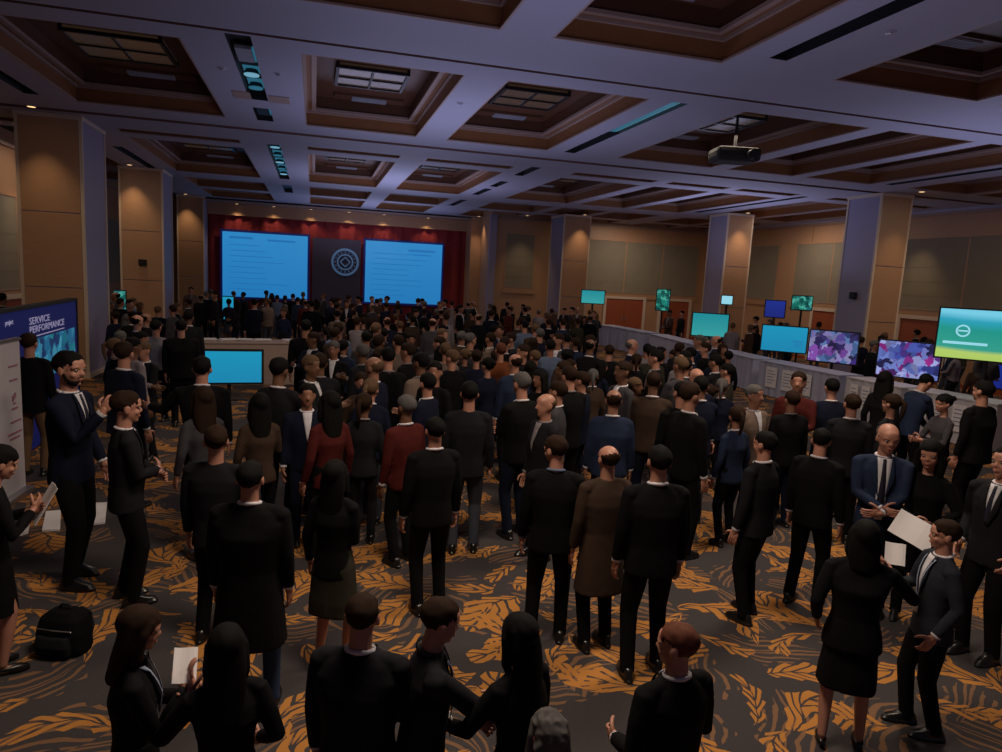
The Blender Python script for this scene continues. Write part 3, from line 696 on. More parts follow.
def build_figure(s):
    """one figure 1.75 m tall, feet on z=0, facing +Y; returns {part: mesh}"""
    f = s.get('sex') == 'f'; lod = s.get('lod', 0)
    vx = (.0085, .012, .021)[lod]; seg = (18, 14, 10)[lod]
    lean = s.get('lean', 0); pitch = s.get('pitch', 0); yaw = s.get('yaw', 0); hs = s.get('hs', 1.04)
    piv = Vector((0, 0, .95)); RL = Matrix.Rotation(R(-lean), 4, 'X')
    X = lambda p: piv + (RL @ (Vector(p)-piv))
    np_ = Vector((0, 0, 1.50)); RH = Matrix.Rotation(R(-yaw), 4, 'Z') @ Matrix.Rotation(R(-pitch), 4, 'X')
    HD = lambda p: X(np_ + RH @ ((Vector(p)-np_)*hs))
    rotH = (RL @ RH).to_3x3()
    sw = (.158 if f else .182)*s.get('broad', 1)
    S = {+1: X((sw, 0, 1.415 if f else 1.43)), -1: X((-sw, 0, 1.415 if f else 1.43))}
    arms = {}
    for sd, key in ((1, 'R'), (-1, 'L')):
        wt = s.get('arm'+key, (.245, .05, .88)); wt = X((wt[0]*sd, wt[1], wt[2]))
        pole = s.get('pole'+key, (.45, -1, -.35)); pole = (pole[0]*sd, pole[1], pole[2])
        e, w = ik(S[sd], wt, .295, .262, pole); arms[sd] = (S[sd], e, w)
    legs = {}
    st = s.get('stance', (.11, .02, .11, -.02))
    for sd, (fx, fy) in ((1, st[:2]), (-1, st[2:])):
        hp = Vector((sd*.088, 0, .92)); k, a = ik(hp, (sd*fx, fy, .085), .43, .42, (sd*.15, 1, 0)); legs[sd] = (hp, k, a)
    out = {}
    # ---- body (one continuous surface; the hands' fingers are rooted in the palms)
    b = MB(); c0 = Vector((0, 0, 1.645))
    H = lambda x, y, z: HD(c0+Vector((x, y, z)))
    he = lambda x, y, z, r: b.ell(H(x, y, z), [q*hs for q in r], rotH, 20 if lod < 2 else 14, 12)
    he(0, -.012, .028, (.076, .094, .082)); he(0, .018, -.028, (.061, .070, .078)); he(0, .030, -.070, (.046, .046, .034)); he(0, .064, -.088, (.021, .019, .017))
    he(0, .045, .040, (.058, .045, .045))
    if lod < 2:
        b.tube([H(0, .080, .022), H(0, .088, -.002), H(0, .094, -.020)], [.0080*hs, .0095*hs, .0125*hs], 8)
        for sd in (-1, 1):
            he(sd*.011, .086, -.025, (.010, .010, .008)); he(sd*.036, .058, -.028, (.022, .022, .020)); he(sd*.078, -.004, -.010, (.010, .021, .033))
            b.tube([H(sd*.014, .084, .022), H(sd*.034, .080, .026), H(sd*.052, .066, .020)], .0095*hs, 6)
        he(0, .080, -.053, (.023, .011, .008)); he(0, .078, -.063, (.019, .011, .008))
    else:
        he(0, .092, -.015, (.014, .022, .022))
        for sd in (-1, 1): he(sd*.078, -.004, -.010, (.012, .022, .032))
    nk = .050 if f else .060
    b.tube([X((0, -.012, 1.42)), X((0, -.008, 1.49)), H(0, -.006, -.075), H(0, -.004, -.03)], [nk*1.15, nk, nk*.97, nk*.95], 14)
    b.loft([(.86, 0, 0, .14, .09), (1.0, 0, 0, .125, .085), (1.2, 0, 0, .125, .09), (1.36, 0, 0, sw*.78, .075), (1.43, 0, 0, sw*.55, .055), (1.47, 0, 0, .055, .05)], 16, xf=X)
    for sd in (1, -1):
        a_, e, w = arms[sd]; b.tube([a_+Vector((-sd*.02, 0, -.02)), e, w], [.036, .034, .025], 10)
        hp, k, a = legs[sd]; b.tube([hp, hp.lerp(k, .5), k, k.lerp(a, .35), a], [.078, .068, .050, .050, .032] if f else [.075, .065, .05, .048, .035], 12)
        b.ell((a.x, a.y+.03, .040), (.028, .075, .026), None, 12, 8)
    me = evaluated(b.mesh(), vx, 2 if lod < 2 else 1)
    h = MB()
    for sd, key in ((1, 'R'), (-1, 'L')):
        a_, e, w = arms[sd]; d = (w-e).normalized()
        n = Vector(s.get('palm'+key, (-1, .15, 0))); n.x *= sd
        d2 = s.get('hdir'+key)
        if d2: d = Vector((d2[0]*sd, d2[1], d2[2]))
        hand(h, w, d, n, sd, s.get('curl'+key, .35), 7 if lod < 2 else 5)
    out['body'] = joinm([me, h.mesh()])
    # ---- trousers or skirt
    low = s.get('low', 'trousers')
    if low == 'trousers':
        t = MB(); t.loft([(.83, 0, 0, .150, .105), (.92, 0, 0, .168, .115), (1.0, 0, 0, .155, .11), (1.05, 0, 0, .145, .10)], 18)
        for sd in (1, -1):
            hp, k, a = legs[sd]; q = .92 if f else 1
            t.tube([hp+Vector((0, 0, -.02)), hp.lerp(k, .5), k, k.lerp(a, .5), Vector((a.x, a.y, .10)), Vector((a.x, a.y+.005, .055))], [.095*q, .088*q, .068*q, .060*q, .056*q, .060*q], 14, caps=False)
        out['trousers'] = evaluated(t.mesh(), max(vx, .011), 2)
    else:
        hem = {'skirt': .50, 'dress': .47, 'longskirt': .25}[low]; t = MB()
        t.loft([(hem, 0, 0, .205, .15), (hem+.12, 0, 0, .20, .145), (.72, 0, 0, .19, .135), (.90, 0, 0, .175, .125), (1.02, 0, 0, .145, .105), (1.10, 0, 0, .13, .10)], 28)
        # soft folds at the hem
        for v in t.bm.verts:
            k = max(0, (.8-v.co.z)/.5); a = math.atan2(v.co.y, v.co.x); v.co *= 1; v.co.x *= 1+.05*k*math.sin(a*7); v.co.y *= 1+.05*k*math.sin(a*7)
        out['skirt'] = evaluated(t.mesh(), max(vx, .012), 2)
    # ---- jacket / coat / top
    top = s.get('top', 'jacket'); j = MB()
    hemz = {'jacket': .82, 'coat': .52, 'shirt': .92}[top]
    fat = s.get('fat', 1)
    if f: rings = [(hemz, .178, .132), (.92, .168, .122), (1.05, .138, .104), (1.16, .142, .108), (1.27, .165, .125), (1.35, sw+.002, .105), (1.42, sw*.76, .080), (1.475, .075, .060)]
    else: rings = [(hemz, .188, .135), (.92, .180, .130), (1.04, .166, .120), (1.16, .178, .124), (1.28, .198, .126), (1.36, sw+.014, .112), (1.435, sw*.80, .086), (1.492, .078, .064)]
    if top == 'shirt': rings = [(z, rx*.93, ry*.93) for z, rx, ry in rings]
    if top == 'coat': rings = [(hemz, .215, .16), (.70, .20, .148)] + rings[1:]
    rr = [(z, 0, -.004, rx*fat, ry*(fat if z < 1.3 else 1)) for z, rx, ry in rings]
    tor = MB(); tor.loft(rr, 28, 2.3, xf=X); tm = tor.mesh()
    bvh = BVHTree.FromPolygons([v.co.copy() for v in tm.vertices], [tuple(p.vertices) for p in tm.polygons])
    j.loft(rr, 28, 2.3, xf=X)
    for sd in (1, -1):
        a_, e, w = arms[sd]; q = .90 if f else 1
        if top == 'shirt': q *= .9
        wl = e.lerp(w, .93)
        short = s.get('sleeve') == 'short'
        j.ell(a_+Vector((0, 0, -.018)), (.060*q, .064*q, .056*q), None, 12, 8); j.tube([X((sd*.075, -.008, 1.458)), a_+Vector((-sd*.01, 0, -.004))], [.040*q, .052*q], 12)
        if short: j.tube([a_, a_.lerp(e, .7)], [.066*q, .062*q], 12, caps=False)
        else: j.tube([a_, a_.lerp(e, .5), e, e.lerp(w, .5), wl], [.058*q, .061*q, .053*q, .048*q, .041*q], 14, caps=False)
    out['jacket' if top != 'shirt' else 'shirt_top'] = evaluated(j.mesh(), max(vx, .010), 2)
    # ---- patches projected on the chest
    dv = RL.to_3x3() @ Vector((0, -1, 0))
    def strip(rows, off, cols=4):
        m_ = MB(); prev = None
        for (z, xl, xr) in rows:
            cur = []
            for k in range(cols+1):
                x = xl+(xr-xl)*k/cols; o = X((x, .6, z)); hit = bvh.ray_cast(o, dv)[0]
                if hit is None: hit = X((x, .055, z))
                cur.append(m_.bm.verts.new(hit - dv*off))
            if prev:
                for k in range(cols): m_.bm.faces.new((prev[k], prev[k+1], cur[k+1], cur[k]))
            prev = cur
        return m_
    def solid(m_, th=.004):
        me = m_.mesh(normals=False)
        for p in me.polygons: p.use_smooth = True
        bm = bmesh.new(); bm.from_mesh(me); bmesh.ops.solidify(bm, geom=bm.faces[:]+bm.verts[:]+bm.edges[:], thickness=th); bm.to_mesh(me); bm.free(); return me
    N = 10 if lod < 2 else 6
    if s.get('shirt') and top != 'shirt':
        zt_, zb = 1.485, s.get('vz', 1.17); wv = .052 if not s.get('open') else .075
        zb2 = zb
        rows = [(zt_+(zb-zt_)*k/N, -max(.006, wv*(1-k/N)**.8), max(.006, wv*(1-k/N)**.8)) for k in range(N+1)]
        if s.get('open'): rows = [(zt_+(.93-zt_)*k/N, -(.03+wv*.4*(1-k/N)), (.03+wv*.4*(1-k/N))) for k in range(N+1)]
        ms = [solid(strip(rows, .010))]
        r_ = MB()
        ring = [X((.066*math.cos(a)*(.9 if f else 1.04), -.010+.060*math.sin(a), 1.495+.010*(-math.sin(a)))) for a in [2*PI*k/16 for k in range(16)]]
        r_.tube(ring+[ring[0]], .0125, 6, caps=False)
        for sd, ck in ((1, 'cuff'), (-1, 'cuff2')):
            a_, e, w = arms[sd]; out[ck] = MB().tube([e.lerp(w, .90), e.lerp(w, .985)], [.037, .036], 12, caps=False).mesh()
        ms.append(r_.mesh()); out['shirt'] = joinm(ms)
        if lod < 2:
            ms = []
            for sd in (1, -1):
                rows2 = []
                for k in range(N+1):
                    t_ = k/N; z = zt_+(zb-.02-zt_)*t_; xi = wv*(1-t_)**.8 if not s.get('open') else .03+wv*.4*(1-t_)
                    wd = (.014+.030*min(1, t_*2.2)) if t_ < .55 else .044*(1-t_)/.45+.004
                    rows2.append((z, sd*xi, sd*(xi+wd)))
                ms.append(solid(strip(rows2, .016, 3)))
            out['lapel'] = joinm(ms)
    if s.get('tie'):
        zb = s.get('vz', 1.17) + .0; rows = [(1.478-(1.478-zb)*k/N, -(.010+.014*k/N), (.010+.014*k/N)) for k in range(N+1)]
        if s.get('open'): rows = [(1.478-(1.478-1.0)*k/N, -(.012+.022*k/N), (.012+.022*k/N)) for k in range(N+1)]
        out['tie'] = solid(strip(rows, .017, 2))
    if s.get('lanyard'):
        ms = []
        for sd in (1, -1):
            rows = [(1.47-.36*k/N, sd*(.070*(1-k/N)+.002)-.006, sd*(.070*(1-k/N)+.002)+.006) for k in range(N+1)]
            ms.append(solid(strip(rows, .022, 1), .003))
        out['lanyard'] = joinm(ms)
        out['badge'] = solid(strip([(1.115, -.04, .04), (1.06, -.04, .04), (1.01, -.04, .04)], .026, 2), .004)
    # ---- shoes
    for sd, key in ((1, 'shoe'), (-1, 'shoe2')):
        hp, k, a = legs[sd]; q = .88 if f else 1; sh = MB()
        yw = a.y+.045
        if low != 'trousers' and f:
            sh.loft([(.0, a.x, yw+.055, .036, .075), (.03, a.x, yw+.05, .038, .08), (.05, a.x, yw, .036, .11), (.062, a.x, yw-.02, .036, .10)], 18, 2.2)
            sh.tube([(a.x, a.y-.035, .05), (a.x, a.y-.035, .004)], [.020, .009], 8, caps=False)
        else: sh.loft([(0, a.x, yw, .045*q, .140*q), (.022, a.x, yw, .047*q, .142*q), (.024, a.x, yw, .044*q, .136*q), (.050, a.x, yw-.004, .044*q, .125*q), (.075, a.x, yw-.035, .041*q, .085*q), (.105, a.x, yw-.05, .040*q, .052*q)], 18, 2.2)
        out[key] = sh.mesh()
        for p in out[key].polygons: p.use_smooth = True
    # ---- hair
    hr = s.get('hair', 'short')
    if hr != 'none':
        g_ = MB(); C = Vector((0, -.016, .036)); rad = Vector((.0805, .1005, .0865))
        if hr in ('long', 'bun', 'curly', 'pony'): rad = Vector((.0855, .106, .092))
        nu, nv = (36, 24) if lod < 2 else (20, 14); grid = {}
        def keep(p):   # p in head coordinates
            x, y, z = p
            if hr == 'bald': return z > -.062 and y < .018 and z < .022 + max(0, -y)*.50
            if hr == 'thin': return (z > .085 and y < .05) or (z > -.055 and y < .02) or (z > .07 and y < .03)
            fl_ = .052 + .25*max(0, abs(x)-.03)*-1 if y > .03 else None
            if y > .045: return z > .052-abs(x)*.25
            if y > .0: return z > (.004 if hr != 'buzz' else .02) + (y)*1.1
            if hr in ('long', 'curly', 'pony'): return z > -.09
            return z > -.062 + max(0, (y+.06))*.5
        faces = []
        for i in range(nv+1):
            th = PI*i/nv
            for k in range(nu):
                ph = 2*PI*k/nu
                n_ = Vector((math.sin(th)*math.cos(ph), math.sin(th)*math.sin(ph), math.cos(th)))
                p = C+Vector((n_.x*rad.x, n_.y*rad.y, n_.z*rad.z))
                p += n_*(.006*noise.noise(p*28+Vector((s.get('seed', 0), 0, 0))))*(2.6 if hr == 'curly' else 1)
                if hr in ('short', 'side') and n_.z > .4 and n_.y > .2: p.z += .012*(n_.y)
                grid[i, k] = p
        vs = {}
        def V(q):
            if q not in vs: vs[q] = g_.bm.verts.new(H(*grid[q]))
            return vs[q]
        for i in range(nv):
            for k in range(nu):
                q = [(i, k), (i+1, k), (i+1, (k+1) % nu), (i, (k+1) % nu)]
                cen = sum((grid[a] for a in q), Vector())/4
                if keep(cen):
                    vv = []
                    for a in q:
                        v_ = V(a if a[0] not in (0, nv) else (a[0], 0))
                        if v_ not in vv: vv.append(v_)
                    if len(vv) > 2:
                        try: g_.bm.faces.new(vv)
                        except ValueError: pass
        me = g_.mesh(normals=True); bm = bmesh.new(); bm.from_mesh(me)
        bmesh.ops.solidify(bm, geom=bm.faces[:]+bm.verts[:]+bm.edges[:], thickness=.007); bm.to_mesh(me); bm.free()
        ms = [me]
        if hr in ('long', 'curly'):
            L_ = s.get('hairlen', .30); q = MB(); n_ = 8
            q.ell(C, rad*1.02, None, 24, 16)
            rg = []
            for k in range(n_+1):
                t_ = k/n_; rg.append((.06-(L_+.06)*t_, 0, -.038-.030*t_, (.086+.020*math.sin(t_*PI*.8))*(1-.22*t_**3), .060*(1-.40*t_)))
            q.loft(rg[::-1], 24, 2.1)
            for sd in (1, -1): q.tube([(sd*.058, .036, .066), (sd*.083, .018, .01), (sd*.086, .012, -.06), (sd*.090, .014, -.12), (sd*.080, .012, -.17-.1*(L_-.2))], [.018, .022, .026, .028, .016], 10)
            for v in q.bm.verts: v.co += (Vector((1, .6, 0))*(.006*noise.noise(Vector((v.co.x*45, v.co.y*45, v.co.z*6+s.get('seed', 0))))) if hr == 'long' else v.co.normalized()*(.020*noise.noise(v.co*38)))
            hm = evaluated(q.mesh(), .008 if lod < 2 else .014, 2)
            bm = bmesh.new(); bm.from_mesh(hm)
            bmesh.ops.delete(bm, geom=[f_ for f_ in bm.faces if (lambda c: c.y > .022 and c.z < .050 and abs(c.x) < .064 and c.z > -.13)(f_.calc_center_median())], context='FACES')
            for v in bm.verts: v.co = H(*v.co)
            bm.to_mesh(hm); bm.free(); ms = [hm]
        if hr == 'bun':
            q = MB(); q.ell(H(0, -.125, .05), (.042, .040, .040), None, 14, 10); ms.append(q.mesh())
        if hr == 'pony':
            q = MB(); q.tube([H(0, -.11, .06), H(0, -.15, .03), H(0, -.145, -.08), H(0, -.12, -.18)], [.022, .030, .026, .012], 10); ms.append(q.mesh())
        out['hair'] = joinm(ms)
    if s.get('beard'):
        q = MB()
        q.ell(H(0, .032, -.078), (.0495*hs, .050*hs, .034*hs), rotH, 18, 12)
        for sd in (1, -1): q.tube([H(sd*.068, .006, -.02), H(sd*.056, .030, -.065), H(sd*.03, .065, -.085)], [.010, .014, .014], 8)
        q.tube([H(-.026, .082, -.046), H(0, .090, -.042), H(.026, .082, -.046)], .006, 8)
        out['beard'] = evaluated(q.mesh(), .007, 2)
    if lod < 2 and not s.get('noface'):
        for key, sd in (('eye', 1), ('eye2', -1)):
            q = MB(); q.ell(H(sd*.031, .0775, .006), (.0130*hs, .0085*hs, .0062*hs), rotH, 12, 8, 0); q.ell(H(sd*.031, .0835, .006), (.0058*hs, .0042*hs, .0056*hs), rotH, 10, 6, 1)
            out[key] = q.mesh()
        q = MB(); q.ell(H(0, .0885, -.0545), (.022*hs, .0060*hs, .0040*hs), rotH, 12, 6); q.ell(H(0, .0870, -.0620), (.018*hs, .0060*hs, .0045*hs), rotH, 12, 6); out['mouth'] = q.mesh()
    anchors = {'R': arms[1][2], 'L': arms[-1][2]}
    return out, anchors
FIG = {}
SKEY = {'body': 'skin', 'trousers': 'low', 'skirt': 'low', 'jacket': 'top', 'shirt_top': 'top', 'shirt': 'shirt', 'lapel': 'lapel', 'tie': 'tie', 'lanyard': 'lanyard', 'badge': 'badge', 'shoe': 'shoe', 'shoe2': 'shoe', 'hair': 'hair', 'beard': 'hair', 'cuff': 'shirt', 'cuff2': 'shirt', 'eye': 'eye', 'eye2': 'eye', 'mouth': 'mouth'}
PAR = {'eye': 'body', 'eye2': 'body', 'mouth': 'body', 'cuff': 'jacket', 'cuff2': 'jacket', 'lapel': 'jacket', 'badge': 'lanyard'}
NAME = {'cuff2': 'cuff', 'shoe2': 'shoe', 'eye2': 'eye', 'shirt_top': 'shirt', 'lapel': 'lapels'}
DEF = {'skin': M_SKIN, 'low': C_BLACK, 'top': C_BLACK, 'shirt': C_WHITE, 'lapel': C_CHAR, 'tie': C_TIE, 'lanyard': M_LANY, 'badge': M_PAPER, 'shoe': S_SHOE, 'hair': H_BLACK, 'eye': M_EYE, 'mouth': M_LIP}
def person(key, spec, loc, rz, height, cols, label, group=None, skip=()):
    if key not in FIG: FIG[key] = build_figure(spec)
    parts, anc = FIG[key]
    r = empty('person', (loc[0], loc[1], loc[2] if len(loc) > 2 else 0), rz, label=label, cat='person', group=group)
    s = height/1.75; r.scale = (s, s, s)
    made = {}
    for k in sorted(parts, key=lambda q: q in PAR):
        me = parts[k]
        if k in skip: continue
        m_ = cols.get(SKEY[k], cols.get('top', C_BLACK) if k == 'lapel' else DEF[SKEY[k]])
        nm = NAME.get(k, k)
        if not len(me.materials):
            me.materials.append(m_)
            if SKEY[k] == 'eye': me.materials.append(M_IRIS)
        o = bpy.data.objects.new(nm, me); COL.objects.link(o); o.parent = made.get(PAR.get(k), r); made[k] = o
        if me.materials[0] != m_:
            o.material_slots[0].link = 'OBJECT'; o.material_slots[0].material = m_
    r['_s'] = s
    return r
def wpos(r, key, hand='R', off=(0, 0, 0)):
    """world position of a figure's wrist"""
    a = FIG[key][1][hand]; s = r.scale[0]; v = Matrix.Rotation(r.rotation_euler[2], 3, 'Z') @ ((a+Vector(off))*s)
    return Vector(r.location)+v
def spot_head(px, py, h):
    """ground position of a person of height h whose crown is seen at px,py"""
    p = at_z(px, py, h); return (p.x, p.y, 0)
def spot_foot(px, py):
    p = at_z(px, py, .03); return (p.x, p.y, 0)

# ------------------------------------------------------------------ furniture and displays
def tv(px, py, wpx, hpx, depth, mat_, label, yaw=0, floor=True, name='television_screen', border=.035, deco=None):
    c = CP + ray(px, py)*depth
    w = wpx*depth/F_PX/2; h = hpx*depth/F_PX
    face = math.atan2(-(c.x), (c.y)) + R(yaw)
    r = empty(name, (c.x, c.y, 0), face, label=label, cat='screen', group=None)
    z0 = c.z-h/2
    MB().box(-w, 0, z0, w, .06, z0+h, bev=.008).build('screen_housing', M_BLACK, r)
    so = MB().box(-w+border, -.006, z0+border, w-border, 0, z0+h-border).build('screen_surface', mat_, r)
    b = MB().cyl((0, .09, .03), (0, .09, z0+h*.5), .04); b.box(-.35, -.10, 0, .35, .38, .03, bev=.008); b.box(-w*.4, .06, z0+h*.3, w*.4, .10, z0+h*.7)
    b.build('screen_stand', M_DARKM, r)
    if deco: deco(r, w, h, z0)
    return r
def deco_big(r, w, h, z0):
    m = MB(); annulus(m, -w*.5, z0+h*.56, .10, .135, -.012, -.006, 28)
    for k in range(28):
        pass
    m.box(-w*.5-.09, -.012, z0+h*.545, -w*.5+.09, -.006, z0+h*.575); m.build('oval_emblem', M_SCRLT, r)
    m = MB(); m.box(-w*.85, -.012, z0+h*.30, -w*.02, -.006, z0+h*.35); m.build('screen_caption', M_SCRLT, r)
def deco_lines(r, w, h, z0):
    m = MB(); m.box(w*.35, -.012, z0+h*.42, w*.8, -.006, z0+h*.46); m.box(w*.45, -.012, z0+h*.34, w*.8, -.006, z0+h*.37); m.box(w*.4, -.012, z0+h*.25, w*.75, -.006, z0+h*.28); m.build('screen_caption', M_SCRTXT, r)
tv(990, 336, 92, 53, 15.0, M_SCRBAND, 'large green and cyan television screen with an oval emblem at the right edge', deco=deco_big)
tv(908, 360, 57, 38, 17.3, M_SCRV2, 'television screen with a blue and magenta video beside the large right column', yaw=-8)
tv(784, 339, 44, 27, 21.3, M_SCRPLAIN, 'television screen with a plain cyan picture in front of the right tables', deco=deco_lines, yaw=-5)
tv(833, 347, 47, 33, 19.6, M_SCRV1, 'television screen with a violet video left of the large right column', yaw=-10)
tv(710, 325, 36, 24, 25.4, M_SCRTEAL, 'teal television screen over the far end of the white tables')
tv(775, 309, 20, 18, 27, M_SCRNAVY, 'small blue screen behind the plain cyan one'); tv(802, 303, 20, 15, 28, M_SCRGREEN, 'small green screen behind the violet one, near the far right windows')
tv(727, 300, 12, 10, 26, M_SCRLT, 'tiny pale screen before the second right column'); tv(593, 297, 24, 14, 31, M_SCRTEAL, 'teal screen below the far wall shades near the slender column')
tv(663, 300, 14, 22, 30.6, M_SCRGREEN, 'narrow upright teal screen near the far wall doors'); tv(120, 303, 12, 26, 24, M_SCRGREEN, 'narrow green screen between the first and second left columns')
tv(228, 308, 12, 24, 26, M_SCRPLAIN, 'narrow upright cyan screen below the left stage screen'); tv(885, 375+2, 34, 20, 24, M_SCRNAVY, 'hidden dark blue screen') if False else None
tv(993, 376, 34, 26, 18.5, M_SCRNAVY, 'dark blue screen standing under the large green one at the right edge')
tv(229, 367, 66, 36, 15.2, M_SCRPLAIN, 'cyan television screen standing before the beige counter', border=.05)

def counter(p, q, zt, depth, label, mat_top, mat_front, name='booth_table', sheets=0, group=None, drape=True):
    """table with a cloth front between two ground points p->q (front edge)"""
    p, q = Vector((p[0], p[1], 0)), Vector((q[0], q[1], 0)); d = q-p; L = d.length; a = math.atan2(d.y, d.x)
    r = empty(name, p, a, label=label, cat='table', group=group)
    MB().box(-.02, -.03, zt-.035, L+.02, depth, zt, bev=.006).build('tabletop', mat_top, r)
    m = MB(); n = max(12, int(L*14)); prev = None
    path = [(0, depth*.9 - depth*.9*k/4) for k in range(4)] + [(L*k/n, 0) for k in range(n+1)] + [(L, depth*.9*k/4) for k in range(1, 5)]
    for k, (x, y) in enumerate(path):
        f_ = .012*math.sin(k*1.7)+.008*math.sin(k*.61) if drape else 0
        c = [m.bm.verts.new((x, y+.0-f_, zt-.03)), m.bm.verts.new((x, y-.008-f_*2.2, .02))]
        if prev: m.bm.faces.new((prev[0], c[0], c[1], prev[1]))
        prev = c
    me = m.mesh(normals=False); bm = bmesh.new(); bm.from_mesh(me); bmesh.ops.solidify(bm, geom=bm.faces[:]+bm.verts[:]+bm.edges[:], thickness=.006); bm.to_mesh(me); bm.free()
    link('front_cloth' if drape else 'front_panel', me, mat_front, r)
    return r, L
pts = [at_z(x, y, 1.0) for x, y in ((598, 324), (648, 333), (700, 346), (757, 359), (845, 376), (905, 388), (1003, 405))]
TL = ['pale clothed booth table nearest the far wall', 'pale clothed booth table below the narrow teal screen', 'pale clothed booth table below the teal television', 'pale clothed booth table below the cyan television', 'white booth table beside the large right column', 'white booth table at the right edge under the large green screen']
TS = ['', '', '', 'cloth front below the cyan television', 'front of the table beside the large right column', 'front of the table at the right edge']
for k in range(6):
    a, b = pts[k], pts[k+1]; e = (b-a)*.05
    bt, L = counter(a+e, b-e, 1.0, .75, TL[k], M_CLOTH if k < 4 else M_WHITE, M_CLOTH if k < 4 else M_WHITE, group='booth tables')
    if k >= 3:     # printed sheets pinned on the front
        for q in range(3 if k < 5 else 4):
            x = L*(.12+.22*q)
            s_ = MB().box(x, -.062, .28, x+L*.15, -.056, .86); t_ = MB()
            for v in range(5): t_.box(x+L*.02, -.066, .40+v*.085, x+L*(.10+.03*((v*7+q) % 2)), -.062, .42+v*.085)
            so = s_.build('poster', M_PAPER); so.location = bt.location; so.rotation_euler = bt.rotation_euler
            tag(so, f'white poster on the {TS[k]}, {ordw[q]} from left', 'poster', 'posters on the booth fronts')
            to = t_.build('print_lines', mat('print_blue_grey', (.18, .20, .32), .8, var=0), so)
# beige counter with papers
pa, pb = at_z(196, 342, 1.08), at_z(306, 343, 1.08)
bc, LB = counter(pa, pb, 1.08, .8, 'long beige registration counter behind the cyan screen on the left', M_BEIGE, M_BEIGE, name='registration_counter', drape=False)
for k, x in enumerate((.10, .28, .44, .60, .86)):
    m = MB(); m.box(-.20, -.13, 0, .20, .13, .035); m.box(-.17, -.17, .035, .21, .08, .06)
    o = m.build('paper_stack', M_PAPER); d = (pb-pa); o.location = pa+d*x; o.location.z = 1.081
    n = Vector((-d.y, d.x, 0)).normalized(); o.location += n*.35; o.rotation_euler = (0, 0, math.atan2(d.y, d.x)+.3*math.sin(k*2.1)); tag(o, f'stack of white papers on the beige counter, {ordw[k]} from its left end', 'papers', 'paper stacks on the beige counter')
    lp = MB()

# navy display board at the left
A, B_ = at_z(-34, 317, 2.2), at_z(76, 299, 2.2)
d = Vector((B_.x-A.x, B_.y-A.y, 0)); LW_ = d.length
r = empty('display_board', (A.x, A.y, 0), math.atan2(d.y, d.x), label='navy display board with pale lettering and a cyan photo at the left edge', cat='display board')
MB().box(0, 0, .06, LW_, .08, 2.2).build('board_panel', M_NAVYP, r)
MB().box(0, -.02, 2.17, LW_, .10, 2.22).box(LW_-.03, -.02, .03, LW_+.01, .10, 2.2).box(0, -.02, .03, .03, .10, 2.2).build('board_frame', M_BLACK, r)
MB().box(.2, -.30, 0, .3, .40, .05).box(LW_-.35, -.30, 0, LW_-.25, .40, .05).build('board_feet', M_DARKM, r)
def board_x(px):     # where a picture column crosses the board
    dd = ray(px, 330); n = Vector((-d.y, d.x, 0)).normalized(); t = n.dot(Vector((A.x, A.y, 0)))/n.dot(Vector((dd.x, dd.y, 0)))
    q = dd*t; return (Vector((q.x, q.y, 0))-Vector((A.x, A.y, 0))).dot(d.normalized())
xl_, xr_ = board_x(33), board_x(74)
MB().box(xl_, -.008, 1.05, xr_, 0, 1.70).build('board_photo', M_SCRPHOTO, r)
tw = board_x(64)-board_x(29)
for body, z, sz, frac in (('SERVICE', 1.93, .15, .56), ('PERFORMANCE', 1.80, .15, 1.0)):
    me = text_mesh(body, sz, .003); wd = max(v.co.x for v in me.vertices)
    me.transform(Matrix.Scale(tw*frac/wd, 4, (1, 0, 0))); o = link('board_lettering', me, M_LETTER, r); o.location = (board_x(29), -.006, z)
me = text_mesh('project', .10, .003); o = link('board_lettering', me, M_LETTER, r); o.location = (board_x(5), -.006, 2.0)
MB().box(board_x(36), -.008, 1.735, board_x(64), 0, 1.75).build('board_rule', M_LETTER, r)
# white upright banner in front of it
A2, B2 = at_z(-26, 347, 1.95), at_z(19, 338, 1.95); d2 = Vector((B2.x-A2.x, B2.y-A2.y, 0)); L2 = d2.length
r = empty('roll_up_banner', (A2.x, A2.y, 0), math.atan2(d2.y, d2.x), label='white upright banner with small print at the left edge before the navy board', cat='banner')
MB().box(0, 0, .08, L2, .02, 1.95).build('banner_sheet', M_WHITE, r)
MB().box(-.01, -.02, 1.93, L2+.01, .04, 1.96).build('banner_rail', M_CHROME, r)
MB().box(-.02, -.10, 0, L2+.02, .12, .08, bev=.02).build('banner_base', M_CHROME, r)
t = MB()
for k, (z, a, b) in enumerate(((1.62, .70, .92), (1.45, .72, .9), (1.16, .78, .84), (1.10, .74, .88), (.94, .70, .95), (.80, .62, .95), (.74, .66, .9))): t.box(L2*a, -.008, z, L2*b, 0, z+.022)
for k in range(3): t.box(L2*(.76+.03*k), -.008, 1.20+.02*k, L2*(.79+.03*k), 0, 1.27+.015*k)
t.build('banner_print', mat('banner_print_rose', (.30, .13, .18), .8, var=0), r)
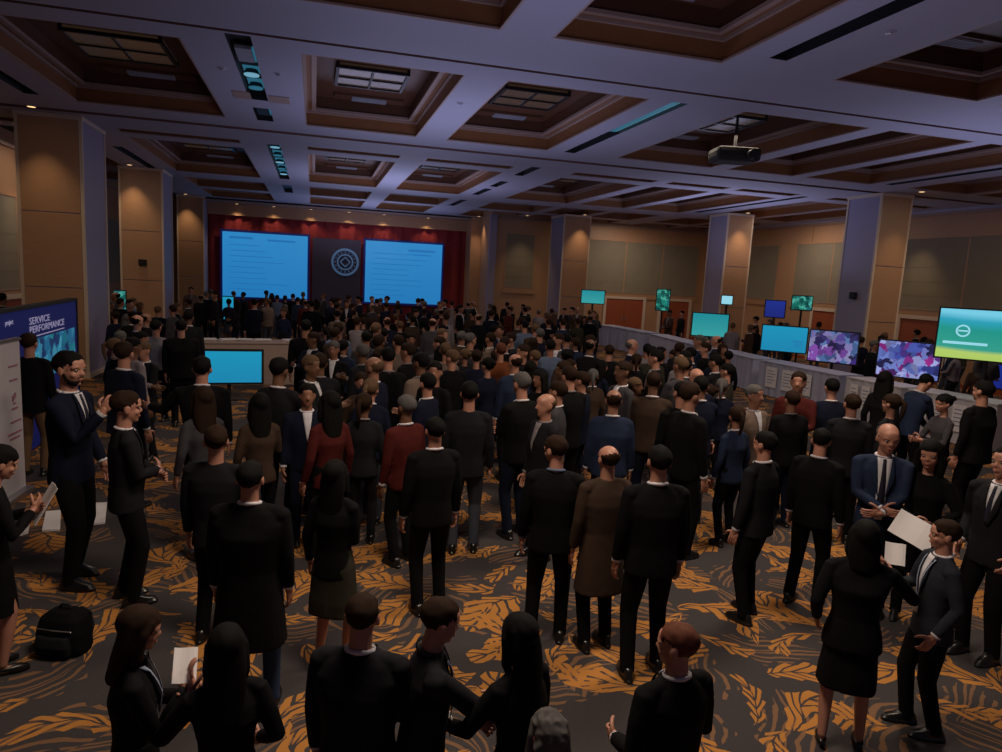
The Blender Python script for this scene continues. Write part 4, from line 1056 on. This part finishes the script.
# white boards lying on the carpet
for (q4, lab) in ((((42, 531), (60, 530), (61, 511), (46, 512)), 'small white board lying on the carpet beside the bearded man'), (((87, 525), (105, 523), (107, 503), (91, 504)), 'small white board lying on the carpet between the bearded man and the young man'), (((14, 537), (28, 533), (31, 518), (21, 519)), 'small pale board lying on the carpet at the left edge')):
    P4 = [at_z(*q, .012) for q in q4]; c = sum(P4, Vector())/4; m = MB()
    lo = [m.bm.verts.new((p.x-c.x, p.y-c.y, -.010)) for p in P4]; hi = [m.bm.verts.new((p.x-c.x, p.y-c.y, .012)) for p in P4]
    m.bm.faces.new(lo[::-1]); m.bm.faces.new(hi)
    for k in range(4): m.bm.faces.new((lo[k], lo[(k+1) % 4], hi[(k+1) % 4], hi[k]))
    o = m.build('white_board', M_PAPER); o.location = (c.x, c.y, .012); tag(o, lab, 'board', 'boards lying on the carpet')
# black backpack
c = at_z(65, 650, 0)
r = empty('backpack', (c.x, c.y, 0), R(-22), label='black backpack standing on the carpet near the left edge', cat='bag')
b = MB(); b.loft([(0, 0, 0, .17, .10), (.05, 0, 0, .185, .115), (.20, 0, 0, .18, .115), (.32, 0, .01, .155, .10), (.38, 0, .02, .09, .06)], 24, 3.2)
link('bag_body', evaluated(b.mesh(), .012, 3), C_BLACK, r)
b = MB(); b.loft([(.03, 0, -.11, .13, .04), (.12, 0, -.12, .135, .05), (.20, 0, -.11, .12, .035)], 20, 3); link('front_pocket', evaluated(b.mesh(), .01, 2), C_CHAR, r)
b = MB()
for sd in (1, -1): b.tube([(sd*.07, .09, .36), (sd*.09, .15, .28), (sd*.10, .16, .15), (sd*.11, .11, .05)], .014, 8)
b.tube([(-.04, .02, .385), (-.03, .02, .42), (.03, .02, .42), (.04, .02, .385)], .009, 8); b.build('straps', C_CHAR, r, smooth=True)
b = MB(); b.tube([(-.13, -.10, .25), (0, -.125, .265), (.13, -.10, .25)], .005, 6); b.build('zip', M_CHROME, r); r.scale = (1.06, 1.05, .86)
def sheet(c, rot, w, h, label, nm='paper_sheet', mt=None):
    m = MB(); n = 6
    P = [[(-w/2+w*i/n, .006*math.sin(i*.9), -h/2+h*k/n) for i in range(n+1)] for k in range(n+1)]
    V = [[m.bm.verts.new(p) for p in rw] for rw in P]
    for k in range(n):
        for i in range(n): m.bm.faces.new((V[k][i], V[k][i+1], V[k+1][i+1], V[k+1][i]))
    me = m.mesh(normals=False); bm = bmesh.new(); bm.from_mesh(me); bmesh.ops.solidify(bm, geom=bm.faces[:]+bm.verts[:]+bm.edges[:], thickness=.003); bm.to_mesh(me); bm.free()
    o = link(nm, me, mt or M_PAPER); o.location = c; o.rotation_euler = rot; return tag(o, label, 'paper')
NCROWD = 330

# ------------------------------------------------------------------ the people one can tell apart
HERO = []
def hero(key, spec, px, py, h, face, cols, label, foot=None, **k):
    """face: 0 = looking away along the hall, 180 = towards the photographer, -90 = to the right wall, 90 = to the left wall"""
    loc = spot_foot(*foot) if foot else spot_head(px, py, h)
    r = person(key, spec, loc, R(face), h, cols, label, **k); HERO.append(r); return r
SU = dict(shirt=1, tie=1)
L1 = hero('man_beard', dict(SU, beard=1, armR=(.10, .30, 1.37), poleR=(.3, -.6, -1), curlR=.9, palmR=(-.8, .2, .3), hdirR=(-.25, .45, .9), armL=(.235, .10, .90), yaw=10, pitch=4, hair='short', stance=(.13, .04, .13, -.08), hs=1.12),
     68, 357, 2.1, -105, dict(top=C_NAVY, low=C_BLACK, skin=M_SKIN), 'bearded man in navy suit raising his hand, facing right before the first left column')
hero('man_back_khaki', dict(top='jacket', lod=1, hair='short', hs=1.1, yaw=0, noface=1), 29, 336, 1.9, -8, dict(top=C_BLACK, low=C_KHAKI, hair=H_BROWN), 'person seen from behind in black jacket and khaki trousers before the navy board')
hero('man_big', dict(SU, lod=1, yaw=-25, broad=1.08, fat=1.1, hair='short', hs=1.1), 124, 345, 1.98, -38, dict(top=C_NAVY, low=C_BLACK, hair=H_BROWN), 'broad dark suited man with white collar standing beside the nearest left column')
hero('man_young', dict(SU, armR=(.02, .24, 1.12), poleR=(.8, -.4, -.8), armL=(.02, .27, 1.06), poleL=(.8, -.2, -.8), palmR=(-.4, -.8, 0), palmL=(-.4, -.8, 0), hdirR=(-.95, .25, .05), hdirL=(-.95, .2, .1), pitch=6, hs=1.14), 124, 397, 1.83, -70, dict(top=C_CHAR, low=C_BLACK, hair=H_BROWN), 'young man with folded arms and a tie beside the bearded man')
WL = hero('woman_left_reader', dict(sex='f', low='skirt', top='jacket', hair='bun', armR=(.06, .24, 1.28), armL=(.06, .24, 1.24), poleR=(.7, -.3, -1), poleL=(.7, -.3, -1), palmR=(-.8, 0, .4), palmL=(-.8, 0, .4), pitch=14, hs=1.12, lean=4), -14, 452, 1.62, -62, dict(top=C_BLACK, low=C_SKIRT, skin=M_SKIN), 'woman in black skirt reading a white sheet at the left edge')
p = wpos(WL, 'woman_left_reader', 'R', (-.07, .09, .02)); sheet(p, (R(-30), 0, R(-62)), .21, .29, 'white sheet held by the woman at the left edge')
hero('woman_fg_left', dict(sex='f', low='trousers', top='jacket', hair='long', hairlen=.27, armR=(.02, .25, 1.26), armL=(.0, .27, 1.20), poleR=(.7, -.3, -1), poleL=(.7, -.3, -1), hdirR=(-.3, .2, 1), hdirL=(-.3, .2, 1), curlR=.9, curlL=.9, pitch=14, yaw=0, lanyard=1, shirt=1), 132, 612, 1.46, -78, dict(top=C_BLACK, low=C_BLACK, hair=H_BROWN, shirt=C_CHAR), 'woman with long brown hair and hands raised to her chest at the lower left')
hero('man_coat_jeans', dict(top='coat', lod=0, hair='short', noface=1, broad=1.12, fat=1.15, stance=(.13, .06, .12, -.06), shirt=1), 245, 470, 1.72, -12, dict(top=C_BLACK, low=C_JEANS, skin=M_SKIN), 'person in long black coat and blue jeans behind the woman with long hair', foot=(250, 706))
WB2 = hero('woman_fg_hair', dict(sex='f', low='trousers', top='jacket', hair='long', hairlen=.36, armL=(.15, .14, 1.38), poleL=(.8, -.4, -1), hdirL=(.1, .3, 1), armR=(.20, .15, 1.0), pitch=10, noface=1, yaw=12), 226, 632, 1.44, 14, dict(top=C_BLACK, low=C_BLACK, hair=H_BLACK), 'woman seen from behind with long black hair holding a white paper, lower left')
p = wpos(WB2, 'woman_fg_hair', 'L', (-.03, .06, .12)); sheet(p, (R(-40), R(15), R(20)), .10, .15, 'small white paper held by the long haired woman at the lower left')
hero('woman_skirt_mid', dict(sex='f', low='skirt', top='jacket', hair='long', lod=1, noface=1, armR=(.06, .26, 1.08)), 340, 480, 1.6, -30, dict(top=C_BLACK, low=C_OLIVE, hair=H_BLACK), 'woman in black jacket and dark olive skirt behind the balding man', foot=(332, 664))
hero('man_balding', dict(SU, hair='thin', noface=1, yaw=-8, pitch=8, broad=1.12, fat=1.12, tie=0, armR=(.18, .25, 1.05)), 362, 600, 1.55, -22, dict(top=C_CHAR, low=C_BLACK, hair=H_BROWN, skin=M_SKIN), 'man with a thinning crown and white collar seen from behind, bottom centre left')
MS = hero('man_handshake', dict(shirt=1, lanyard=1, armR=(.02, .47, 1.10), poleR=(.5, -.4, -1), palmR=(-1, 0, .1), armL=(-.02, .28, 1.12), poleL=(.9, -.2, -.8), palmL=(-.3, -.6, .6), curlL=.7, pitch=10, yaw=-4, lean=4), 427, 603, 1.53, -92, dict(top=C_CHAR, low=C_BLACK, hair=H_BROWN, shirt=C_GREY, skin=M_SKIN), 'man with a lanyard reaching out for a handshake, facing right at the bottom centre')
hero('woman_fg_back', dict(sex='f', low='trousers', top='jacket', hair='long', hairlen=.25, noface=1, armL=(.22, .36, 1.08), poleL=(.9, -.4, -.8), palmL=(1, 0, 0), armR=(.10, .26, 1.12), poleR=(.9, -.4, -.8), lean=3, pitch=6), 527, 622, 1.47, 30, dict(top=C_BLACK, low=C_BLACK), 'woman with black hair seen from behind shaking hands at the bottom centre')
hero('grey_curly', dict(sex='f', low='trousers', top='jacket', hair='curly', hairlen=.14, noface=1), 549, 716, 1.34, 10, dict(top=C_GREY, low=C_BLACK, hair=H_GREY), 'person with curly grey hair at the bottom edge beside the black haired woman')
hero('man_reddish', dict(SU, hair='buzz', noface=1, yaw=-35, pitch=4, tie=0, broad=1.05, armR=(.16, .22, 1.02), armL=(.2, .2, 1.05)), 680, 628, 1.50, 12, dict(top=C_BLACK, low=C_BLACK, hair=H_RED, skin=M_SKIN), 'man with short reddish hair in black suit seen from behind, bottom centre right')
SK = hero('woman_skirt_right', dict(sex='f', low='skirt', top='jacket', hair='long', hairlen=.22, noface=1, broad=1.18, fat=1.16, armR=(.22, .24, 1.36), poleR=(.8, -.5, -.8), armL=(.24, .08, .95), stance=(.14, .04, .12, -.04)), 880, 520, 1.56, -36, dict(top=C_BLACK, low=C_SKIRT, hair=H_BLACK, skin=M_SKIN), 'woman in a black coat dress and pumps with bare legs at the lower right', foot=(838, 742))
p = wpos(SK, 'woman_skirt_right', 'R', (.04, .07, .10)); sheet(p, (R(-35), 0, R(-40)), .12, .15, 'white paper in the hand of the bare legged woman')
MR = hero('man_right', dict(shirt=1, tie=0, lanyard=1, armL=(.235, .08, .92), armR=(.12, .28, 1.16), poleR=(.7, -.5, -.9), palmR=(-.5, 0, .8), curlR=.8, pitch=2, yaw=8, stance=(.10, .05, .10, -.08)), 947, 523, 1.52, 66, dict(top=C_SLATE, low=C_BLACK, shirt=C_WHITE, hair=H_BROWN, skin=M_SKIN), 'man in slate grey suit with lanyard facing left beside the bare legged woman', )
hero('man_blue', dict(SU, open=1, hair='bald', armR=(.0, .25, 1.06), armL=(.0, .27, 1.03), poleR=(.9, -.3, -.7), poleL=(.9, -.3, -.7), palmR=(-.2, -1, .2), palmL=(-.2, -1, .2), hdirR=(-.9, .3, -.1), hdirL=(-.9, .3, -.1), pitch=12, hs=1.16, lod=1, lanyard=0, broad=1.08, yaw=-12), 888, 428, 1.80, 142, dict(top=C_BLUE, low=C_BLACK, hair=H_GREY, skin=M_SKIN), 'bald man in blue suit and long tie clasping his hands, facing the camera')
WR = hero('woman_black_right', dict(sex='f', top='coat', low='trousers', hair='long', hairlen=.26, armR=(.06, .32, 1.10), armL=(.12, .24, 1.05), poleR=(.9, -.3, -.7), poleL=(.9, -.3, -.7), hdirR=(-.7, .6, -.2), palmR=(-.3, -.6, -.5), curlR=.7, pitch=6, hs=1.16, lod=1, fat=1.12, yaw=6), 932, 446, 1.68, 128, dict(top=C_BLACK, low=C_BLACK, hair=H_BLACK, skin=M_SKIN), 'woman in black with long hair holding a white sheet beside the bald man')
p = wpos(WR, 'woman_black_right', 'R', (-.05, .17, -.06)); sheet(p, (R(46), R(-22), R(128)), .34, .26, 'white sheet held by the woman in black beside the bald man')
hero('man_right_edge', dict(SU, hair='short', lod=0, armR=(.20, .10, .95), armL=(.22, .10, .95), hs=1.12, yaw=8, broad=1.06), 1008, 452, 1.80, 98, dict(top=C_CHAR, low=C_BLACK, skin=M_SKIN), 'dark suited man with a long tie cut off by the right edge')
# legs seen below the crowd
def mid(key, spec, fx, fy, h, face, cols, label): return hero(key, spec, 0, 0, h, face, cols, label, foot=(fx, fy))
mid('crowd_m1', dict(shirt=1, lod=1, noface=1), 428, 607, 1.75, 10, dict(), 'man in black suit standing behind the man with a lanyard')
mid('man_brown_hair', dict(shirt=1, lod=1, yaw=-45, pitch=8, stance=(.12, .05, .13, -.05)), 545, 638, 1.74, -20, dict(top=C_BLACK, hair=H_BROWN, shirt=C_TEAL), 'man with brown hair and pale collar looking right, beside the bald brown coated person')
mid('mid_brown', dict(top='coat', lod=1, noface=1, hair='bald', fat=1.02), 594, 643, 1.70, 5, dict(top=C_BROWN, low=C_BLACK, hair=H_BROWN), 'bald person in a brown coat seen from behind at the centre')
mid('mid_m3', dict(shirt=1, lod=1, noface=1, stance=(.14, .06, .13, -.05), broad=1.06, fat=1.06), 641, 670, 1.80, -8, dict(), 'tall person in black suit behind the reddish haired man')
mid('mid_m2', dict(shirt=1, lod=1, noface=1, stance=(.12, .05, .13, -.05)), 746, 614, 1.74, 24, dict(top=C_CHAR), 'person in black trousers standing alone at the centre right')
mid('man_glasses', dict(shirt=1, lod=1, yaw=-20, pitch=8, stance=(.11, .08, .11, -.06)), 802, 600, 1.72, -60, dict(top=C_BLACK), 'dark haired man in black suit facing right, left of the bald man in blue')
# others that stick out of the crowd
LO = 1
def crowdhero(key, spec, px, py, h, face, cols, label):
    if spec is not None: spec.setdefault('lod', 1); spec.setdefault('hs', 1.1)
    return hero(key, spec, px, py, h, face, cols, label)
crowdhero('man_pointing', dict(shirt=1, armL=(.55, .30, 1.22), poleL=(.2, -.4, -1), hdirL=(.7, .7, 0), noface=1, broad=1.1, fat=1.08), 202, 360, 1.92, 0, dict(), 'black suited man from behind with left arm stretched out beside the cyan screen')
crowdhero('man_low_back', dict(noface=1, broad=1.1, yaw=-20), 216, 430, 1.72, -15, dict(top=C_CHAR, hair=H_BROWN), 'person in charcoal jacket with brown hair below the cyan screen')
crowdhero('woman_red', dict(sex='f', hair='long', low='trousers', noface=1), 330, 395, 1.75, 30, dict(top=C_RED), 'woman in dark red jacket in the crowd right of the cyan screen')
crowdhero('man_jeans', dict(top='jacket', noface=1), 682, 385, 1.85, 5, dict(top=C_BLACK, low=C_GJEANS), 'person in black jacket and grey jeans right of the centre')
crowdhero('man_jeans', None, 470, 385, 1.85, -10, dict(top=C_CHAR, low=C_GJEANS), 'person in charcoal jacket and grey jeans at the centre')
crowdhero('man_navy_lean', dict(shirt=1, lean=12, pitch=20, armR=(.05, .40, 1.05), armL=(.05, .36, 1.02)), 915, 374, 1.85, -95, dict(top=C_BLUE), 'man in navy jacket bending forward at the white booth table')
crowdhero('woman_pale', dict(sex='f', top='shirt', low='trousers', hair='bun', armR=(.05, .34, 1.15), armL=(.05, .3, 1.15), poleR=(.7, -.3, -1), poleL=(.7, -.3, -1), pitch=8), 946, 397, 1.72, 78, dict(top=C_GREY, low=C_BLACK), 'woman in grey top with tied hair facing left by the booth posters')
crowdhero('man_black_edge', dict(noface=1, broad=1.15, fat=1.2), 984, 384, 1.95, 10, dict(top=C_BLACK), 'broad person all in black before the right booth table')
crowdhero('woman_black_dark', dict(sex='f', hair='long', top='coat', low='trousers', noface=1), 886, 374, 1.85, -70, dict(), 'woman with dark hair standing at the posters under the magenta screen')
crowdhero('man_side_grey', dict(shirt=1, yaw=-20, noface=1), 853, 397, 1.80, -40, dict(top=C_CHAR, hair=H_BROWN), 'man with brown hair and white collar below the violet screen')
crowdhero('woman_brown_hair_r', dict(sex='f', hair='pony', noface=1), 892, 397, 1.75, 20, dict(top=C_CHAR, hair=H_BROWN), 'woman with brown ponytail behind the bald man in blue')
crowdhero('white_shirt', dict(top='shirt', noface=1, broad=1.05), 156, 322, 1.85, -15, dict(top=C_LIGHT, low=C_BLACK), 'person in pale shirt and black trousers beside the second left column')
crowdhero('man_big_black', dict(noface=1, broad=1.2, fat=1.15), 181, 322, 1.90, 10, dict(top=C_BLACK), 'broad person in black next to the pale shirted person')
crowdhero('person_beige', dict(sex='f', top='jacket', hair='short', noface=1), 398, 337, 1.85, 25, dict(top=C_BEIGE, low=C_BLACK, hair=H_BROWN), 'person in beige jacket right of the beige counter')
crowdhero('person_beige', None, 446, 345, 1.85, -15, dict(top=C_BEIGE, low=C_BLACK, hair=H_BLOND), 'person in beige jacket with fair hair in front of the stage corner')
crowdhero('person_beige2', dict(top='jacket', hair='buzz', noface=1), 471, 335, 1.90, -60, dict(top=C_GREY, low=C_BLACK, hair=H_GREY), 'person in grey jacket with grey hair in front of the stage corner')
crowdhero('person_beige', None, 501, 345, 1.85, 5, dict(top=C_ORANGE, low=C_BLACK, hair=H_RED), 'person in a rust coloured top at the middle of the crowd')
crowdhero('person_beige2', None, 525, 322, 1.90, 5, dict(top=C_TEAL, low=C_BLACK, hair=H_BLACK), 'person in pale blue jacket in the middle of the crowd')
crowdhero('person_beige2', None, 540, 330, 1.90, 5, dict(top=C_NAVY, low=C_BLACK, hair=H_GREY), 'grey haired person in navy jacket in the middle of the crowd')
crowdhero('man_big_dark_mid', dict(noface=1, broad=1.1), 306, 322, 1.98, 0, dict(), 'tall person in black at the right end of the beige counter')

# ------------------------------------------------------------------ the crowd
rnd = random.Random(5)
CR = {
 'crowd_suit_a': dict(lod=2, shirt=1, hs=1.12, broad=1.04), 'crowd_suit_b': dict(lod=2, shirt=1, hs=1.12, armR=(.02, .26, 1.12), armL=(.02, .28, 1.08), poleR=(.8, -.4, -.8), poleL=(.8, -.4, -.8), pitch=8),
 'crowd_suit_c': dict(lod=2, shirt=1, hs=1.12, armR=(.08, .34, 1.25), poleR=(.5, -.5, -1), yaw=25), 'crowd_suit_d': dict(lod=2, hs=1.12, yaw=-30, stance=(.12, .10, .12, -.12)),
 'crowd_bald': dict(lod=2, shirt=1, hair='bald', hs=1.12, fat=1.1), 'crowd_shirt': dict(lod=2, top='shirt', hs=1.12, armL=(.03, .28, 1.1), poleL=(.8, -.4, -.8)),
 'crowd_woman_a': dict(lod=2, sex='f', hair='long', hs=1.12, armR=(.03, .26, 1.12), poleR=(.8, -.4, -.8)), 'crowd_woman_b': dict(lod=2, sex='f', hair='bun', low='skirt', hs=1.12), 'crowd_woman_c': dict(lod=2, sex='f', hair='pony', shirt=1, hs=1.12, yaw=20),
}
TOPS = [(C_BLACK, 'black')]*4+[(C_CHAR, 'charcoal')]*3+[(C_NAVY, 'navy')]*3+[(C_BLUE, 'blue'), (C_GREY, 'grey'), (C_BROWN, 'brown')]
SHT = [(C_LIGHT, 'pale'), (C_TEAL, 'pale blue'), (C_OLIVE, 'olive'), (C_GREY, 'grey'), (C_RED, 'dark red')]
HAIRS = [(H_BLACK, 'black'), (H_BLACK, 'black'), (H_BROWN, 'brown'), (H_BROWN, 'brown'), (H_GREY, 'grey'), (H_BLOND, 'fair'), (H_BLACK, 'black'), (H_BROWN, 'brown')]
SK_ = [M_SKIN, M_SKIN, M_SKIN2, M_SKIN2, M_SKIN3]
taken = [(h_.location.x, h_.location.y, .48*h_.scale[0]) for h_ in HERO]
def seg_d(px, py, a, b):
    ax, ay, bx, by = a.x, a.y, b.x, b.y; dx, dy = bx-ax, by-ay; t = max(0, min(1, ((px-ax)*dx+(py-ay)*dy)/(dx*dx+dy*dy))); return math.hypot(px-ax-t*dx, py-ay-t*dy)
obst = [(pts[k], pts[k+1], .95) for k in range(6)] + [(pa, pb, 1.1)]
solids = [(o.location.x, o.location.y, .75) for o in COL.objects if o.parent is None and (o.name.startswith('television_screen'))] + \
         [(o.location.x, o.location.y, 1.35) for o in COL.objects if o.parent is None and o.name.startswith('column')]
spots = []
tries = 0
while len(spots) < NCROWD and tries < 90000:
    tries += 1; near = tries < 30000 and len(spots) < 120
    # dense in the middle ground, thinner to the sides
    y = 6.6 + (34.0-6.6)*rnd.random()**1.6; x = rnd.uniform(-7.4, 20.8)
    if near: y = rnd.uniform(6.8, 14.5); x = rnd.uniform(-3.5, 11)
    fx, fy, kz = project((x, y, 0)); hx, hy, _ = project((x, y, 1.8))
    if not (-15 < hx < 1015) or kz < 5: continue
    if y > u(11)-.5 and x < u(2.4) : continue
    if x < u(-2.1)+.2 and y < 19: continue
    if fy > 566 or (fy > 475 and (fx < 200 or fx > 835)) or (fy > 470 and 430 < fx < 500): continue
    if hx < 200 and 408 < fy < 490 and hx > 155: continue
    if hx < 112 and hy > 300: continue
    if 835 < hx and hy > 372: continue
    if hx > 600 and hy < 318 and rnd.random() < .35: continue
    mind = .50 if y < 14 else .57
    if any(math.hypot(x-a, y-b) < max(c, mind*.9) for a, b, c in taken): continue
    if any(math.hypot(x-a, y-b) < mind for a, b in spots): continue
    if any(seg_d(x, y, a, b) < c for a, b, c in obst): continue
    if any(math.hypot(x-a, y-b) < c for a, b, c in solids): continue
    # do not stand in the way of the screens
    ok = True
    for (sx, sy, w_, h_, d_) in ((983, 336, 46, 22, 15), (908, 360, 30, 14, 16.5), (784, 339, 22, 13, 19), (833, 347, 25, 16, 18), (710, 325, 18, 12, 23.5), (229, 362, 33, 10, 15.2), (640, 333, 42, 10, 29), (785, 368, 50, 12, 18), (905, 392, 55, 8, 15.5), (250, 346, 55, 7, 17)):
        if kz < d_ and abs(hx-sx) < w_+6*14/kz and hy < sy+h_: ok = False
    if not ok: continue
    spots.append((x, y))
members = []
for (x, y) in spots:
    v = rnd.choice(list(CR)); f_ = 'woman' in v
    tc, tn_ = rnd.choice(SHT) if v == 'crowd_shirt' else rnd.choice(TOPS)
    if rnd.random() < .06 and v != 'crowd_shirt': tc, tn_ = rnd.choice([(C_BEIGE, 'beige'), (C_TEAL, 'pale blue'), (C_RED, 'dark red')])
    hc, hn = rnd.choice(HAIRS); low = rnd.choice([C_BLACK, C_BLACK, C_CHAR, C_NAVY, C_GJEANS])
    hgt = rnd.uniform(1.62, 1.76) if f_ else rnd.uniform(1.72, 1.94)
    face = rnd.choice([rnd.gauss(0, 35), rnd.gauss(0, 35), rnd.uniform(-180, 180)])
    r = person(v, CR[v], (x, y, 0), R(face), hgt, dict(top=tc, low=low, hair=hc, skin=rnd.choice(SK_), shirt=C_WHITE if rnd.random() < .6 else C_LIGHT), 'x')
    garment = {'crowd_shirt': 'shirt'}.get(v, 'jacket'); who = 'woman' if f_ else 'man'
    hd_ = 'bald' if v == 'crowd_bald' else hn+' haired'
    members.append([r, who, tn_, garment, hd_, v, x, y])
# keep only the people the picture really shows
bpy.context.view_layer.update()
dg = bpy.context.evaluated_depsgraph_get()
def root(o):
    while o.parent: o = o.parent
    return o
def visible_share(r, hgt):
    n = hit = 0; L = Vector(r.location); s = r.scale[0]; side = Vector((L.y, -L.x, 0)).normalized()
    for z in (.3, .7, 1.0, 1.2, 1.35, 1.45, 1.58, 1.66, 1.72):
        for w_ in ((0,) if z < 1 else (-.12, 0, .12)) if z < 1.5 else (-.04, 0, .04):
            p = L+Vector((0, 0, z*s))+side*w_*s; px, py, kz = project(p)
            if not (0 <= px < 1002 and 0 <= py < 752): n += 1; continue
            d_ = (p-CP).normalized(); ok, loc, nor, idx, ob, mt = SC.ray_cast(dg, CP, d_)
            n += 1
            if ok and root(ob.original if hasattr(ob, 'original') else ob) == r: hit += 1
    return hit/n
kept = []; KMAX = 300-len(HERO)
def purge(r):
    for ch in list(r.children_recursive): bpy.data.objects.remove(ch)
    bpy.data.objects.remove(r)
members.sort(key=lambda q: math.hypot(q[6], q[7]))
for m_ in members:
    sh = visible_share(m_[0], 1.75)
    if sh < .06 or len(kept) >= KMAX: purge(m_[0])
    else: kept.append(m_)
def zone(x, y):
    px, py, _ = project((x, y, 1.6))
    if y > 30: return 'at the far end by the stage' if px < 480 else 'at the far wall doors'
    if y > 23: return 'before the stage screens' if px < 470 else ('behind the centre before the far wall' if px < 640 else 'behind the far booth tables')
    if px < 196: return 'near the left columns'
    if px < 320: return 'around the beige counter'
    if y > 17: return 'in the back rows' if px < 620 else 'near the right television screens'
    if y > 11.5: return 'in the middle rows' if px < 620 else 'in the rows before the booth tables'
    return 'in the front rows, left half' if px < 500 else 'in the front rows, right half'
zg = {}
for m_ in kept:
    r, who, tn_, garment, hd_, v, x, y = m_; z_ = zone(x, y); zg.setdefault((z_, who, tn_, garment, hd_), []).append(m_)
for (z_, who, tn_, garment, hd_), L_ in zg.items():
    L_.sort(key=lambda q: project((q[6], q[7], 1.6))[0])
    for k, q in enumerate(L_):
        pos = '' if len(L_) == 1 else (', leftmost' if k == 0 else (', rightmost' if k == len(L_)-1 else f', {ordw[k]} from left'))
        q[0]['label'] = f'{hd_} {who} in {tn_} {garment} {z_}{pos}'
        q[0]['group'] = f'people {z_}'
print('CROWD placed', len(spots), 'kept', len(kept))
